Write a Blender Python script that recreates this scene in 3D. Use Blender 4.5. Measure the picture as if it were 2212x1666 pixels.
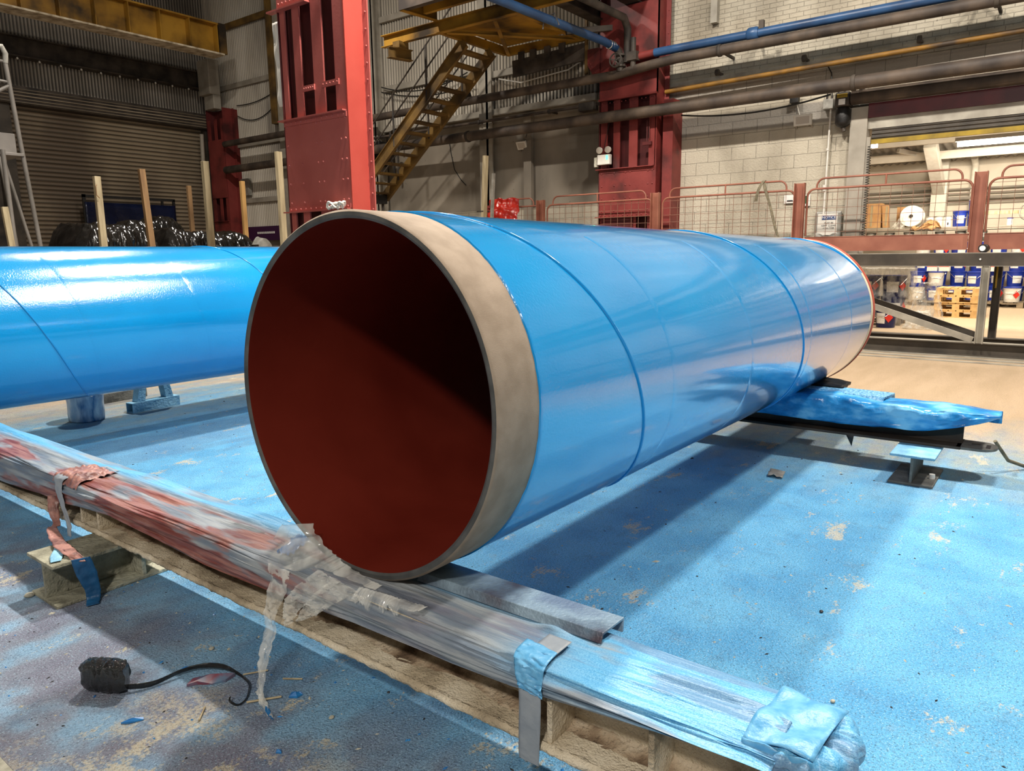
import bpy, bmesh, math, random
from mathutils import Vector, Matrix, noise
random.seed(7)
S = bpy.context.scene
COL = S.collection
PI = math.pi
for o in list(bpy.data.objects): bpy.data.objects.remove(o)

# ------------------------------------------------------------------ camera
f_px, pitch, roll, head, cam_h = 1574.416, .1781, -.0117, .6512, 1.5
F = Vector((math.cos(head)*math.cos(pitch), math.sin(head)*math.cos(pitch), -math.sin(pitch)))
R = Vector((math.sin(head), -math.cos(head), 0)); U = R.cross(F)
R2 = R*math.cos(roll)+U*math.sin(roll); U2 = U*math.cos(roll)-R*math.sin(roll)
cd = bpy.data.cameras.new('camera'); cam = bpy.data.objects.new('camera', cd); COL.objects.link(cam)
m = Matrix.Identity(4)
for i in range(3): m[i][0], m[i][1], m[i][2] = R2[i], U2[i], -F[i]
m[2][3] = cam_h
cam.matrix_world = m
cd.sensor_width = 36; cd.lens = f_px/2212*36; cd.clip_end = 200; cd.clip_start = .05
S.camera = cam
# ------------------------------------------------------------------ world, lamps, exposure
w = bpy.data.worlds.new('world'); S.world = w; w.use_nodes = True
bg = w.node_tree.nodes['Background']; bg.inputs[0].default_value = (1, .87, .73, 1); bg.inputs[1].default_value = .15
S.view_settings.view_transform = 'Standard'; S.view_settings.look = 'None'
S.view_settings.exposure = -.05; S.view_settings.gamma = 1; S.view_settings.use_curve_mapping = False

def area(name, loc, target, size, power, col, sy=None):
    d = bpy.data.lights.new(name, 'AREA'); d.energy = power; d.color = col; d.size = size
    if sy: d.shape = 'RECTANGLE'; d.size_y = sy
    o = bpy.data.objects.new(name, d); COL.objects.link(o); o.location = loc
    o.rotation_euler = (Vector(target)-Vector(loc)).to_track_quat('-Z', 'Y').to_euler()
    return o
WARM = (1, .93, .84)
for i, (x, y, z, p) in enumerate([(6.2, 11.3, 9, 600), (6.2, 5.4, 9, 1080), (6.2, .4, 9, 900), (6.4, -2.8, 9, 790)]):
    area('high_bay_lamp', (x, y, z), (x+.6, y, 0), .5, p, WARM, .3)
area('high_bay_lamp', (-6.5, -1.0, 9), (1.5, 1.5, 0), .6, 110, WARM)
area('fill_lamp', (-3.0, -.9, 5.0), (1.6, 1.6, .3), .35, 240, WARM)  # added unseen lamp, brightens the beam web and pipe mouth
area('high_bay_lamp', (-5, 6, 9), (2, 4, 0), .6, 110, WARM)
# store room lamps beyond the doorway
for y in (-1.5, 2.2):
    area('store_lamp', (17.2, y, 4.35), (19.0, y, 0), 1.5, 420, (1, .88, .70), .3)
area('store_lamp', (22.5, 1.5, 4.0), (24.5, 1.5, 1), 3, 260, (1, .86, .66), .4)

# ------------------------------------------------------------------ node helpers
def mat(name, cols, scale=4, detail=6, rough=.6, metal=0, bump=0, bscale=60, stretch=(1, 1, 1), coat=0, spec=.5,
        bstretch=None, lo=.35, hi=.65, rvar=0, distort=0, bump2=0, bscale2=8, coords='Object', emit=0):
    M = bpy.data.materials.new(name); M.use_nodes = True; nt = M.node_tree; B = nt.nodes['Principled BSDF']
    tc = nt.nodes.new('ShaderNodeTexCoord')
    def mapped(st):
        mp = nt.nodes.new('ShaderNodeMapping'); mp.inputs['Scale'].default_value = st
        nt.links.new(tc.outputs[coords], mp.inputs[0]); return mp
    if len(cols) == 1: B.inputs['Base Color'].default_value = (*cols[0], 1)
    else:
        n = nt.nodes.new('ShaderNodeTexNoise'); n.inputs['Scale'].default_value = scale; n.inputs['Detail'].default_value = detail
        n.inputs['Distortion'].default_value = distort
        nt.links.new(mapped(stretch).outputs[0], n.inputs[0])
        r = nt.nodes.new('ShaderNodeValToRGB'); e = r.color_ramp.elements
        k = len(cols)
        while len(e) < k: e.new(.5)
        for i, c in enumerate(cols): e[i].position = lo+(hi-lo)*i/(k-1); e[i].color = (*c, 1)
        nt.links.new(n.outputs[0], r.inputs[0]); nt.links.new(r.outputs[0], B.inputs['Base Color'])
        if rvar:
            mr = nt.nodes.new('ShaderNodeMapRange'); mr.inputs[3].default_value = rough-rvar; mr.inputs[4].default_value = rough+rvar
            nt.links.new(n.outputs[0], mr.inputs[0]); nt.links.new(mr.outputs[0], B.inputs['Roughness'])
    if not (rvar and len(cols) > 1): B.inputs['Roughness'].default_value = rough
    B.inputs['Metallic'].default_value = metal; B.inputs['Specular IOR Level'].default_value = spec
    B.inputs['Coat Weight'].default_value = coat; B.inputs['Coat Roughness'].default_value = .08
    last = None
    for bb, bs in ((bump, bscale), (bump2, bscale2)):
        if bb:
            n2 = nt.nodes.new('ShaderNodeTexNoise'); n2.inputs['Scale'].default_value = bs; n2.inputs['Detail'].default_value = 4
            nt.links.new(mapped(bstretch or (1, 1, 1)).outputs[0], n2.inputs[0])
            b = nt.nodes.new('ShaderNodeBump'); b.inputs['Strength'].default_value = 1; b.inputs['Distance'].default_value = bb
            nt.links.new(n2.outputs[0], b.inputs['Height'])
            if last: nt.links.new(last.outputs[0], b.inputs['Normal'])
            last = b
    if last: nt.links.new(last.outputs[0], B.inputs['Normal'])
    if emit:
        B.inputs['Emission Color'].default_value = (*cols[0], 1); B.inputs['Emission Strength'].default_value = emit
    return M

def hexc(h):
    v = [int(h[i:i+2], 16)/255 for i in (0, 2, 4)]
    return tuple(x/12.92 if x <= .04045 else ((x+.055)/1.055)**2.4 for x in v)
H = hexc
M = {}
M['blue'] = mat('blue_gloss_paint', [H('008dce'), H('0499da')], 1.2, rough=.15, bump=.0011, bscale=110, coat=1, spec=.9, bump2=.004, bscale2=2.2)
M['bead'] = mat('blue_seam_paint', [H('0489cc')], rough=.14, bump=.0008, bscale=90, coat=.6)
M['blast'] = mat('blasted_steel', [H('8d7c69'), H('9d8c79')], 14, rough=.75, metal=.25, bump=.0006, bscale=400)
M['rim'] = mat('steel_rim', [H('454543'), H('62625f')], 9, rough=.5, metal=.4, bump=.0004, bscale=120)
M['lining'] = mat('red_lining', [H('5f1d14'), H('6f261b')], 2, rough=.3, bump=.0004, bscale=60)
M['cream'] = mat('cream_primer', [H('c9c0a4'), H('d8cfb4')], 8, rough=.5)
M['redprimer'] = mat('red_oxide_primer', [H('9d3f2c'), H('b35340')], 8, rough=.5)
M['crust'] = mat('crusted_beam_paint', [H('94866f'), H('b8a98f'), H('d0c3aa'), H('ddd2bb')], 5, 8, rough=.95, bump=.007, bscale=150, bump2=.008, bscale2=38)
M['crustbrown'] = mat('brown_caked_overspray', [H('5d4a38'), H('84705a'), H('a8957c'), H('bdae97')], 9, 8, rough=.95, bump=.010, bscale=90, bump2=.012, bscale2=26)
M['crustgrey'] = mat('crusted_grey_paint', [H('6d6b5b'), H('8f8d7b'), H('adab97')], 6, 8, rough=.95, bump=.012, bscale=45, bump2=.02, bscale2=12)
M['angle'] = mat('speckled_angle_steel', [H('4a3a40'), H('6a7c8c'), H('8fa6b6'), H('71849c')], 3.5, 8, rough=.5, bump=.003, bscale=90, metal=.3)
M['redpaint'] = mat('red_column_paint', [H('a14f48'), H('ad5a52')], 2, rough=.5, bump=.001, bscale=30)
M['redlit'] = mat('lit_red_column_paint', [H('a53e34'), H('b1483d')], 1.5, rough=.42, bump=.001, bscale=20)  # same column red, with lamp light on the side face put into the colour
M['reddark'] = mat('dark_red_column_inside', [H('451313'), H('551918')], 2, rough=.6)  # darker red for the recessed web and far flange
M['redold'] = mat('old_red_paint', [H('431816'), H('742a26'), H('80332e')], 1.6, 8, rough=.55, bump=.002, bscale=20)
M['barrier'] = mat('barrier_red_oxide', [H('7f4a3a'), H('97604c')], 3, rough=.5)
M['yellow'] = mat('dirty_yellow_paint', [H('34240a'), H('8a6318'), H('ab7f24')], 1.1, 8, rough=.6, lo=.36, hi=.62)
M['yellowdirt'] = mat('grimy_yellow_paint', [H('241a0d'), H('5c441d'), H('7f6028')], 1.8, 8, rough=.7, lo=.3, hi=.65)
M['darksteel'] = mat('dark_grimy_steel', [H('221d19'), H('3b332b'), H('4a4138')], 3, 8, rough=.7)
M['rack'] = mat('dark_rack_steel', [H('39342e'), H('4f483f')], 3, rough=.5, metal=.2)
M['racklight'] = mat('worn_rack_steel', [H('8a857a'), H('a7a193')], 4, rough=.5, metal=.3)
M['bluepipe'] = mat('blue_pipe_paint', [H('203a5c'), H('2d527c')], 2, rough=.4)
M['pipebrown'] = mat('sooty_pipe', [H('2f2620'), H('453a31'), H('5a4c3f')], 2.5, 8, rough=.65)
M['pipeyellow'] = mat('sooty_yellow_pipe', [H('4a3418'), H('8a6119'), H('3b2c1c')], 1.2, 8, rough=.6)
M['cable'] = mat('black_cable', [H('15130f')], rough=.6)
M['white'] = mat('off_white', [H('cfcabf'), H('dcd8ce')], 6, rough=.6)
M['stepgrey'] = mat('dull_step_steel', [H('5f5a53'), H('77716a')], 3, rough=.55)
M['grey'] = mat('pale_grey_steel', [H('8b8477'), H('a39b8d')], 3, rough=.6)
M['corr'] = mat('corrugated_sheet', [H('857b6d'), H('b3a998'), H('c4baa9')], .6, 8, rough=.6, stretch=(1, 1, .35), lo=.3, hi=.6)
M['corrdark'] = mat('sooty_corrugated_sheet', [H('4f483e'), H('9c9284'), H('c2b9aa')], .45, 8, rough=.6, stretch=(1, 1, .6), lo=.35, hi=.65)
M['shutter'] = mat('brown_shutter', [H('6b5e50'), H('8d7f6d'), H('9c8e7b')], .5, 6, rough=.45, lo=.3, hi=.6)
M['sheeting'] = mat('stained_wall_sheet', [H('6f675b'), H('877e70'), H('958b7c')], .8, 8, rough=.7, stretch=(1, 1, .5))
M['timbergrey'] = mat('pale_timber', [H('8d7d5f'), H('b8a988')], 3, rough=.8, stretch=(6, 6, .6))
M['timber'] = mat('brown_timber', [H('75583a'), H('8f6f49')], 3, rough=.75, stretch=(6, 6, .6))
M['timbernew'] = mat('orange_timber', [H('9c7440'), H('b08a52')], 3, rough=.75, stretch=(6, 6, .6))
M['pallet'] = mat('pallet_timber', [H('a8834f'), H('d6b27a')], 5, rough=.8)
M['palletold'] = mat('weathered_pallet_timber', [H('6f6353'), H('8f8069')], 5, rough=.85)
M['blackfilm'] = mat('black_shrink_film', [H('0c0b09'), H('1b1815')], 3, rough=.16, bump=.02, bscale=9, coat=.3)
M['bluedark'] = mat('dark_blue_film', [H('0a1026'), H('111a38')], 2, rough=.2, bump=.02, bscale=4)
M['purple'] = mat('purple_sign', [H('3b1a3c')], rough=.4)
M['drumblue'] = mat('blue_pail_plastic', [H('1c2f8a'), H('2540a8')], 3, rough=.35)
M['drumnavy'] = mat('navy_drum_steel', [H('141a44'), H('1d2659')], 3, rough=.35)
M['label'] = mat('white_label', [H('d9d6cf'), H('e8e6e0')], 30, rough=.6)
M['redlabel'] = mat('red_hazard_label', [H('d8301e')], rough=.5)
M['ink'] = mat('dark_ink', [H('1b1b20')], rough=.6)
M['card'] = mat('brown_cardboard', [H('b08456'), H('c19a6c')], 4, rough=.85)
M['foam'] = mat('white_foam_roll', [H('e9e4da'), H('f2eee6')], 5, rough=.7)
M['blackrub'] = mat('black_rubber', [H('0d0c0b'), H('1d1b19')], 12, rough=.5, bump=.003, bscale=40)
M['chrome'] = mat('bright_steel', [H('c9c7c3')], rough=.25, metal=.9)
M['tarblack'] = mat('wet_black_tape', [H('050505'), H('0d0d0d')], 30, rough=.12, bump=.012, bscale=160, coat=.6)
M['bluescrap'] = mat('blue_paint_scrap', [H('155a9c'), H('2f86c8')], 12, rough=.35)
M['greyscrap'] = mat('blue_grey_film_scrap', [H('45607e'), H('7a3b48'), H('5e7891')], 9, rough=.35)
M['stone'] = mat('pale_stone', [H('9c9a8a'), H('bdb9a8')], 30, rough=.9, bump=.004, bscale=80)
M['redbag'] = mat('red_film', [H('8e1c14'), H('b22a1c')], 5, rough=.15, bump=.02, bscale=12)
M['strapgrey'] = mat('grey_webbing', [H('57503f'), H('7a705a')], 20, rough=.8)
M['conc'] = mat('stained_lintel', [H('8f897d'), H('b3ad9f')], 3, 8, rough=.85)
M['maroon'] = mat('maroon_fascia', [H('48191f'), H('6b2429')], 2, rough=.4)
M['stripe'] = mat('yellow_black_edge', [H('7d6718'), H('a98c1c')], 4, rough=.5)
M['green'] = mat('green_sign', [H('0c5a38')], rough=.5)
M['led'] = mat('green_led', [H('3effa0')], emit=6)
M['tube'] = mat('lit_tube', [(1, .95, .85)], emit=14)
M['lens'] = mat('flood_lens', [H('b6ada0')], rough=.3)
M['greyplastic'] = mat('grey_film_bag', [H('77746c'), H('9a978e')], 8, rough=.4)
M['noticeblue'] = mat('notice_blue', [H('1d3a6e')], rough=.5)
M['frost'] = mat('speckled_blue_steel', [H('2d6a99'), H('6fb2db'), H('a9d3e8')], 60, rough=.5, bump=.002, bscale=120)
M['whitedrum'] = mat('film_wrapped_white', [H('8fb4d4'), H('c9dbe8'), H('3f78ad'), H('dfe9ee')], 5, 8, rough=.3, bump=.01, bscale=14, stretch=(1, 1, .4))
M['bluecrust'] = mat('pale_blue_crust', [H('5f97b8'), H('8fbfd6')], 8, rough=.85, bump=.010, bscale=45)
M['greycrust'] = mat('grey_crust_steel', [H('4f4f4c'), H('77766f')], 8, rough=.85, bump=.008, bscale=45)
M['wire'] = mat('mesh_wire', [H('7d5a48')], rough=.6)
M['rubwhite'] = mat('storage_white', [H('bdb5a8'), H('d2cabc')], 1.2, 8, rough=.7)
M['purlin'] = mat('purlin_grey', [H('6f6a63'), H('8c867d')], 2, rough=.6)

def film_mat(name, alpha, tint, rough=.12):
    m_ = bpy.data.materials.new(name); m_.use_nodes = True; nt = m_.node_tree; B = nt.nodes['Principled BSDF']
    B.inputs['Base Color'].default_value = (*tint, 1); B.inputs['Roughness'].default_value = rough
    B.inputs['Specular IOR Level'].default_value = .8
    tr = nt.nodes.new('ShaderNodeBsdfTransparent'); mx = nt.nodes.new('ShaderNodeMixShader')
    tc = nt.nodes.new('ShaderNodeTexCoord'); n = nt.nodes.new('ShaderNodeTexNoise'); n.inputs['Scale'].default_value = 14
    mp = nt.nodes.new('ShaderNodeMapping'); mp.inputs['Scale'].default_value = (1, 1, .5)
    nt.links.new(tc.outputs['Object'], mp.inputs[0]); nt.links.new(mp.outputs[0], n.inputs[0])
    mr = nt.nodes.new('ShaderNodeMapRange'); mr.inputs[1].default_value = .35; mr.inputs[2].default_value = .65
    mr.inputs[3].default_value = alpha-.2; mr.inputs[4].default_value = min(1, alpha+.2)
    nt.links.new(n.outputs[0], mr.inputs[0]); nt.links.new(mr.outputs[0], mx.inputs[0])
    b = nt.nodes.new('ShaderNodeBump'); b.inputs['Distance'].default_value = .004; nt.links.new(n.outputs[0], b.inputs['Height'])
    nt.links.new(b.outputs[0], B.inputs['Normal'])
    nt.links.new(tr.outputs[0], mx.inputs[1]); nt.links.new(B.outputs[0], mx.inputs[2])
    nt.links.new(mx.outputs[0], nt.nodes['Material Output'].inputs[0])
    return m_
M['clear'] = film_mat('milky_clear_film', .36, H('eeeee6'), .07)
M['clearwrap'] = film_mat('clear_shrink_wrap', .2, H('dcdcd8'), .08)

class NG:
    """tiny node graph writer"""
    def __init__(s, name):
        s.m = bpy.data.materials.new(name); s.m.use_nodes = True; s.nt = s.m.node_tree; s.B = s.nt.nodes['Principled BSDF']
        g = s.nt.nodes.new('ShaderNodeNewGeometry'); s.P = g.outputs['Position']
        sp = s.nt.nodes.new('ShaderNodeSeparateXYZ'); s.l(s.P, sp.inputs[0]); s.X, s.Y, s.Z = sp.outputs
    def l(s, a, b): s.nt.links.new(a, b)
    def put(s, sock, v):
        if hasattr(v, 'is_linked'): s.l(v, sock)
        elif isinstance(v, tuple) and len(v) == 3 and sock.type == 'RGBA': sock.default_value = (*v, 1)
        else: sock.default_value = v
    def math(s, op, a, b=0, c=None, clamp=False):
        n = s.nt.nodes.new('ShaderNodeMath'); n.operation = op; n.use_clamp = clamp; s.put(n.inputs[0], a); s.put(n.inputs[1], b)
        if c is not None: s.put(n.inputs[2], c)
        return n.outputs[0]
    def noise(s, scale, detail=4, stretch=None, dist=0, rough=.5):
        n = s.nt.nodes.new('ShaderNodeTexNoise'); n.inputs['Scale'].default_value = scale; n.inputs['Detail'].default_value = detail
        n.inputs['Distortion'].default_value = dist; n.inputs['Roughness'].default_value = rough
        if stretch:
            mp = s.nt.nodes.new('ShaderNodeMapping'); mp.inputs['Scale'].default_value = stretch; s.l(s.P, mp.inputs[0]); s.l(mp.outputs[0], n.inputs[0])
        else: s.l(s.P, n.inputs[0])
        return n.outputs[0]
    def rng(s, v, a, b, c=0, d=1, smooth=True):
        n = s.nt.nodes.new('ShaderNodeMapRange'); n.clamp = True
        if smooth: n.interpolation_type = 'SMOOTHSTEP'
        s.put(n.inputs[0], v)
        for i, q in enumerate((a, b, c, d)): n.inputs[i+1].default_value = q
        return n.outputs[0]
    def mix(s, fac, a, b):
        n = s.nt.nodes.new('ShaderNodeMix'); n.data_type = 'RGBA'; s.put(n.inputs[0], fac); s.put(n.inputs[6], a); s.put(n.inputs[7], b)
        return n.outputs[2]
    def bump(s, h, dist, prev=None):
        n = s.nt.nodes.new('ShaderNodeBump'); n.inputs['Distance'].default_value = dist; s.l(h, n.inputs['Height'])
        if prev: s.l(prev, n.inputs['Normal'])
        return n.outputs[0]

def floor_mat():
    g = NG('oversprayed_concrete')
    n1 = g.noise(.7, 5); n2 = g.noise(3.0, 6); fine = g.noise(70, 3); mid = g.noise(9, 6, rough=.65)
    streak = g.noise(2.2, 6, stretch=(.45, 2.2, 1))
    wob = g.math('MULTIPLY', g.math('SUBTRACT', n1, .5), 2.4)
    wob2 = g.math('MULTIPLY', g.math('SUBTRACT', streak, .5), 2.2)
    Xw = g.math('ADD', g.X, g.math('ADD', wob, wob2)); Yw = g.math('ADD', g.Y, g.math('ADD', wob, wob2))
    tan = g.mix(g.rng(streak, .3, .7), H('b39a7a'), H('bda384'))
    tan = g.mix(g.rng(g.X, 13, 16), tan, H('c4ad90'))
    greyb = g.mix(g.rng(n2, .35, .65), H('77788a'), H('8f9cab'))
    fx = g.rng(Xw, 5.4, 8.0, 1, 0); fy = g.rng(Yw, 7.2, 9.0, 1, 0)
    m_ = g.math('MULTIPLY', fx, fy)
    edge = g.mix(g.rng(mid, .4, .6), H('8fa3a3'), H('7c98ae'))
    col = g.mix(g.math('MULTIPLY', m_, g.rng(mid, .1, .4)), tan, edge)
    blue = g.mix(g.rng(n2, .3, .7), H('4f9fd0'), H('68b4de'))
    bm = g.math('MULTIPLY', g.rng(Xw, 4.6, 6.4, 1, 0), g.rng(Yw, 6.4, 8.0, 1, 0))
    # towards the photographer the blue thins out over an older purple grey coat
    thin = g.rng(g.math('ADD', g.X, g.math('MULTIPLY', wob2, .3)), 1.05, 1.85)
    bm2 = g.math('MULTIPLY', bm, thin)
    col = g.mix(g.math('MULTIPLY', bm, g.rng(g.X, 2.4, 1.2)), col, greyb)
    col = g.mix(g.math('MULTIPLY', bm2, g.rng(g.math('ADD', mid, g.math('MULTIPLY', fine, .35)), .38, .62, .55, 1)), col, blue)
    near_blue = g.math('MULTIPLY', g.rng(n2, .48, .62), g.rng(g.X, 2.2, 1.3))
    col = g.mix(g.math('MULTIPLY', near_blue, .55), col, H('7db4da'))
    pur = g.math('MULTIPLY', g.rng(g.noise(1.6, 4), .52, .62), g.math('MULTIPLY', g.rng(g.X, 1.6, 1.0), g.rng(g.Y, 1.6, 2.6)))
    col = g.mix(g.math('MULTIPLY', pur, .6), col, H('6a5c66'))
    # bare cream patches worn through the paint
    p = g.math('ADD', g.noise(2.6, 7, rough=.7, stretch=(.8, 1.4, 1)), g.math('MULTIPLY', g.math('SUBTRACT', fine, .5), .22))
    cream = g.rng(p, .60, .66)
    cream = g.math('MULTIPLY', cream, g.rng(g.X, 9, 6))
    nearcream = g.math('MULTIPLY', g.rng(g.math('ADD', g.noise(3.4, 7, rough=.7), g.math('MULTIPLY', g.math('SUBTRACT', fine, .5), .3)), .50, .60), g.math('MULTIPLY', g.rng(g.X, 1.35, 1.05), g.rng(g.Y, 2.75, 2.1)))
    cream = g.math('MAXIMUM', cream, nearcream)
    col = g.mix(g.math('MULTIPLY', cream, .75), col, H('cfc3a4'))
    # cast shadow of the left pipe, painted as a dark band between the pipes
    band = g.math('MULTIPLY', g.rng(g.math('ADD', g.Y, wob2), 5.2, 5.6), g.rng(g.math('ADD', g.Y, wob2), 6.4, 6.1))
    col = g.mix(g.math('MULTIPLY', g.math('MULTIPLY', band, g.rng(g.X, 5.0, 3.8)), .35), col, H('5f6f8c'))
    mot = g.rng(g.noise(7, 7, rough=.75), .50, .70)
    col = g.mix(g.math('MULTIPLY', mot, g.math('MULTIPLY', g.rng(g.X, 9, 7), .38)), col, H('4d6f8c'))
    # grains
    dark = g.rng(g.noise(110, 3, rough=.7), .50, .66)
    col = g.mix(g.math('MULTIPLY', dark, .5), col, H('33404c'))
    light = g.rng(g.noise(150, 3, rough=.7), .56, .66)
    col = g.mix(g.math('MULTIPLY', light, g.math('MULTIPLY', g.rng(g.X, 8, 5), .6)), col, H('b9dcee'))
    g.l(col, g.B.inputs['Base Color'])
    g.B.inputs['Roughness'].default_value = .8
    b = g.bump(g.noise(130, 3), .011); b = g.bump(mid, .014, b); b = g.bump(g.noise(14, 8, rough=.7, stretch=(.5, 1.6, 1)), .008, b)
    g.l(b, g.B.inputs['Normal'])
    return g.m
M['floor'] = floor_mat()

def block_mat():
    g = NG('painted_blockwork')
    cx = g.nt.nodes.new('ShaderNodeCombineXYZ'); g.l(g.Y, cx.inputs[0]); g.l(g.Z, cx.inputs[1])
    def brick(w_, h_, mort, d):
        b = g.nt.nodes.new('ShaderNodeTexBrick'); g.l(cx.outputs[0], b.inputs[0]); b.inputs['Scale'].default_value = 1
        b.inputs['Brick Width'].default_value = w_; b.inputs['Row Height'].default_value = h_; b.inputs['Mortar Size'].default_value = mort
        b.inputs['Color1'].default_value = (.92, .92, .92, 1); b.inputs['Color2'].default_value = (1, 1, 1, 1); b.inputs['Mortar'].default_value = (d, d, d, 1)
        b.inputs['Mortar Smooth'].default_value = .3
        return b
    A = brick(.45, .225, .005, .55); Bk = brick(.23, .075, .006, .62)
    up = g.rng(g.Z, 4.70, 4.72)
    bc = g.mix(up, A.outputs[0], Bk.outputs[0]); fac = g.mix(up, A.outputs[1], Bk.outputs[1])
    st = g.noise(1.1, 8, stretch=(1, 1, .5))
    base = g.mix(g.rng(st, .35, .62), H('978e7c'), H('bdb4a1'))
    base = g.mix(g.math('MULTIPLY', g.rng(g.Z, 3.62, 3.66), g.rng(g.Z, 4.0, 3.96)), base, H('8a847a'))
    base = g.mix(g.math('MULTIPLY', g.rng(g.Z, 4.22, 4.26), g.rng(g.Z, 4.5, 4.46)), base, H('968f84'))
    pit = g.rng(g.noise(16, 6, rough=.7), .62, .68)
    base = g.mix(g.math('MULTIPLY', pit, g.math('ADD', g.math('MULTIPLY', up, .6), .12)), base, H('4c443b'))
    n = g.nt.nodes.new('ShaderNodeMix'); n.data_type = 'RGBA'; n.blend_type = 'MULTIPLY'; n.inputs[0].default_value = 1
    g.l(base, n.inputs[6]); g.l(bc, n.inputs[7]); g.l(n.outputs[2], g.B.inputs['Base Color'])
    g.B.inputs['Roughness'].default_value = .8
    b = g.bump(bc, .02); b = g.bump(g.noise(30, 6), .012, b); g.l(b, g.B.inputs['Normal'])
    return g.m
M['block'] = block_mat()
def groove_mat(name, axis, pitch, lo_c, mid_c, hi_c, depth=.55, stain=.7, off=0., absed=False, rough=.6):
    """stained sheet metal with groove shade put into its colour"""
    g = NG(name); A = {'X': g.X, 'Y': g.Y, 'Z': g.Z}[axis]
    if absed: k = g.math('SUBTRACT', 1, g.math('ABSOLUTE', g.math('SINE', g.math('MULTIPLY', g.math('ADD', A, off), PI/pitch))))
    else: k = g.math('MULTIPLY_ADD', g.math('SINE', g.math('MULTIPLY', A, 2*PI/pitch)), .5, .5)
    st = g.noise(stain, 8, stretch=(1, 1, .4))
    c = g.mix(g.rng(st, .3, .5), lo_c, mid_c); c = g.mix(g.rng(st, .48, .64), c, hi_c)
    c = g.mix(g.math('MULTIPLY', g.rng(k, .2, .9), depth), c, tuple(v*.16 for v in mid_c))  # valley shade painted dark so the ribs stand out
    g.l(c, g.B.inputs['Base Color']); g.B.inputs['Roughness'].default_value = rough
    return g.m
M['corr'] = groove_mat('shaded_corrugated_sheet', 'Y', .088, H('857b6d'), H('b3a998'), H('c9c0b0'), .85)
M['corrdark'] = groove_mat('shaded_grooved_sheet', 'X', .084, H('5f574c'), H('a89f92'), H('d0c8bb'), .9, .45)
M['shutter'] = groove_mat('shaded_shutter_laths', 'Z', .115, H('6b5e50'), H('93856f'), H('a39580'), .9, .4, 0, True, .5)

def wrap_mat():
    """masking film oversprayed in sky blue, red oxide and grey"""
    g = NG('oversprayed_film')
    s1 = g.noise(3.2, 4, stretch=(3, .55, 3), dist=.4); s2 = g.noise(7, 5, stretch=(5, .5, 5)); f = g.noise(260, 2)
    grey = g.mix(g.rng(s2, .35, .65), H('6b7784'), H('979da0'))
    red = g.mix(g.rng(s2, .4, .6), H('96675d'), H('733a33'))
    hot = g.math('MULTIPLY', g.rng(g.Y, 1.7, 2.1), g.rng(g.X, 1.60, 1.55))
    rm = g.math('MULTIPLY', g.rng(s1, .44, .54), hot)
    col = g.mix(rm, grey, red)
    blue = g.mix(g.rng(f, .3, .7), H('4c9ccd'), H('74b8de'))
    topm = g.math('MULTIPLY', g.rng(g.Z, .425, .44), g.rng(g.X, 1.58, 1.63))
    bl = g.math('MAXIMUM', topm, g.math('MULTIPLY', g.rng(g.Y, 1.25, .85), g.rng(g.Z, .37, .44)))
    bl = g.math('MULTIPLY', bl, g.rng(s1, .3, .42))
    col = g.mix(bl, col, blue)
    band = g.math('MULTIPLY', g.rng(s1, .5, .6), g.rng(g.Y, 1.9, 1.2))
    col = g.mix(g.math('MULTIPLY', band, .4), col, H('6b5a68'))
    g.l(col, g.B.inputs['Base Color']); g.B.inputs['Roughness'].default_value = .40; g.B.inputs['Specular IOR Level'].default_value = .6
    b = g.bump(f, .0006); b = g.bump(s2, .012, b); g.l(b, g.B.inputs['Normal'])
    return g.m
M['wrap'] = wrap_mat()
M['farwrap'] = mat('blue_sprayed_film', [H('1c6ba6'), H('2f8fcb'), H('7cc0e6')], 5, 5, rough=.25, bump=.006, bscale=18, stretch=(2, 1, 2))
M['tape'] = mat('grey_tape', [H('7e8790'), H('9aa0a5')], 9, rough=.45, bump=.002, bscale=40)
M['tapeblue'] = mat('blue_sprayed_tape', [H('4f98c6'), H('6fb0d8')], 30, rough=.4, bump=.004, bscale=40)
M['tapered'] = mat('red_sprayed_tape', [H('80564f'), H('a87a6f'), H('63403b')], 9, rough=.4, bump=.004, bscale=40)
M['tapenavy'] = mat('dark_blue_tape', [H('123f66'), H('1e5d8c')], 9, rough=.4, bump=.004, bscale=40)

# ------------------------------------------------------------------ object helpers
def tag(o, label=None, cat=None, group=None, kind=None):
    if label: o['label'] = label
    if cat: o['category'] = cat
    if group: o['group'] = group
    if kind: o['kind'] = kind
    return o
def thing(name, loc, label, cat, group=None):
    o = bpy.data.objects.new(name, None); COL.objects.link(o); o.location = loc; o.empty_display_size = .1
    return tag(o, label, cat, group)
def copy_tree(o, parent=None):
    c = o.copy(); COL.objects.link(c); c.parent = parent
    for ch in list(kids.get(o.name, [])):
        k = copy_tree(ch, c)
        kids.setdefault(c.name, []).append(k)
    return c
kids = {}
origin = {}
def org(o): return origin.get(o.name, Vector(o.location))

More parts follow.
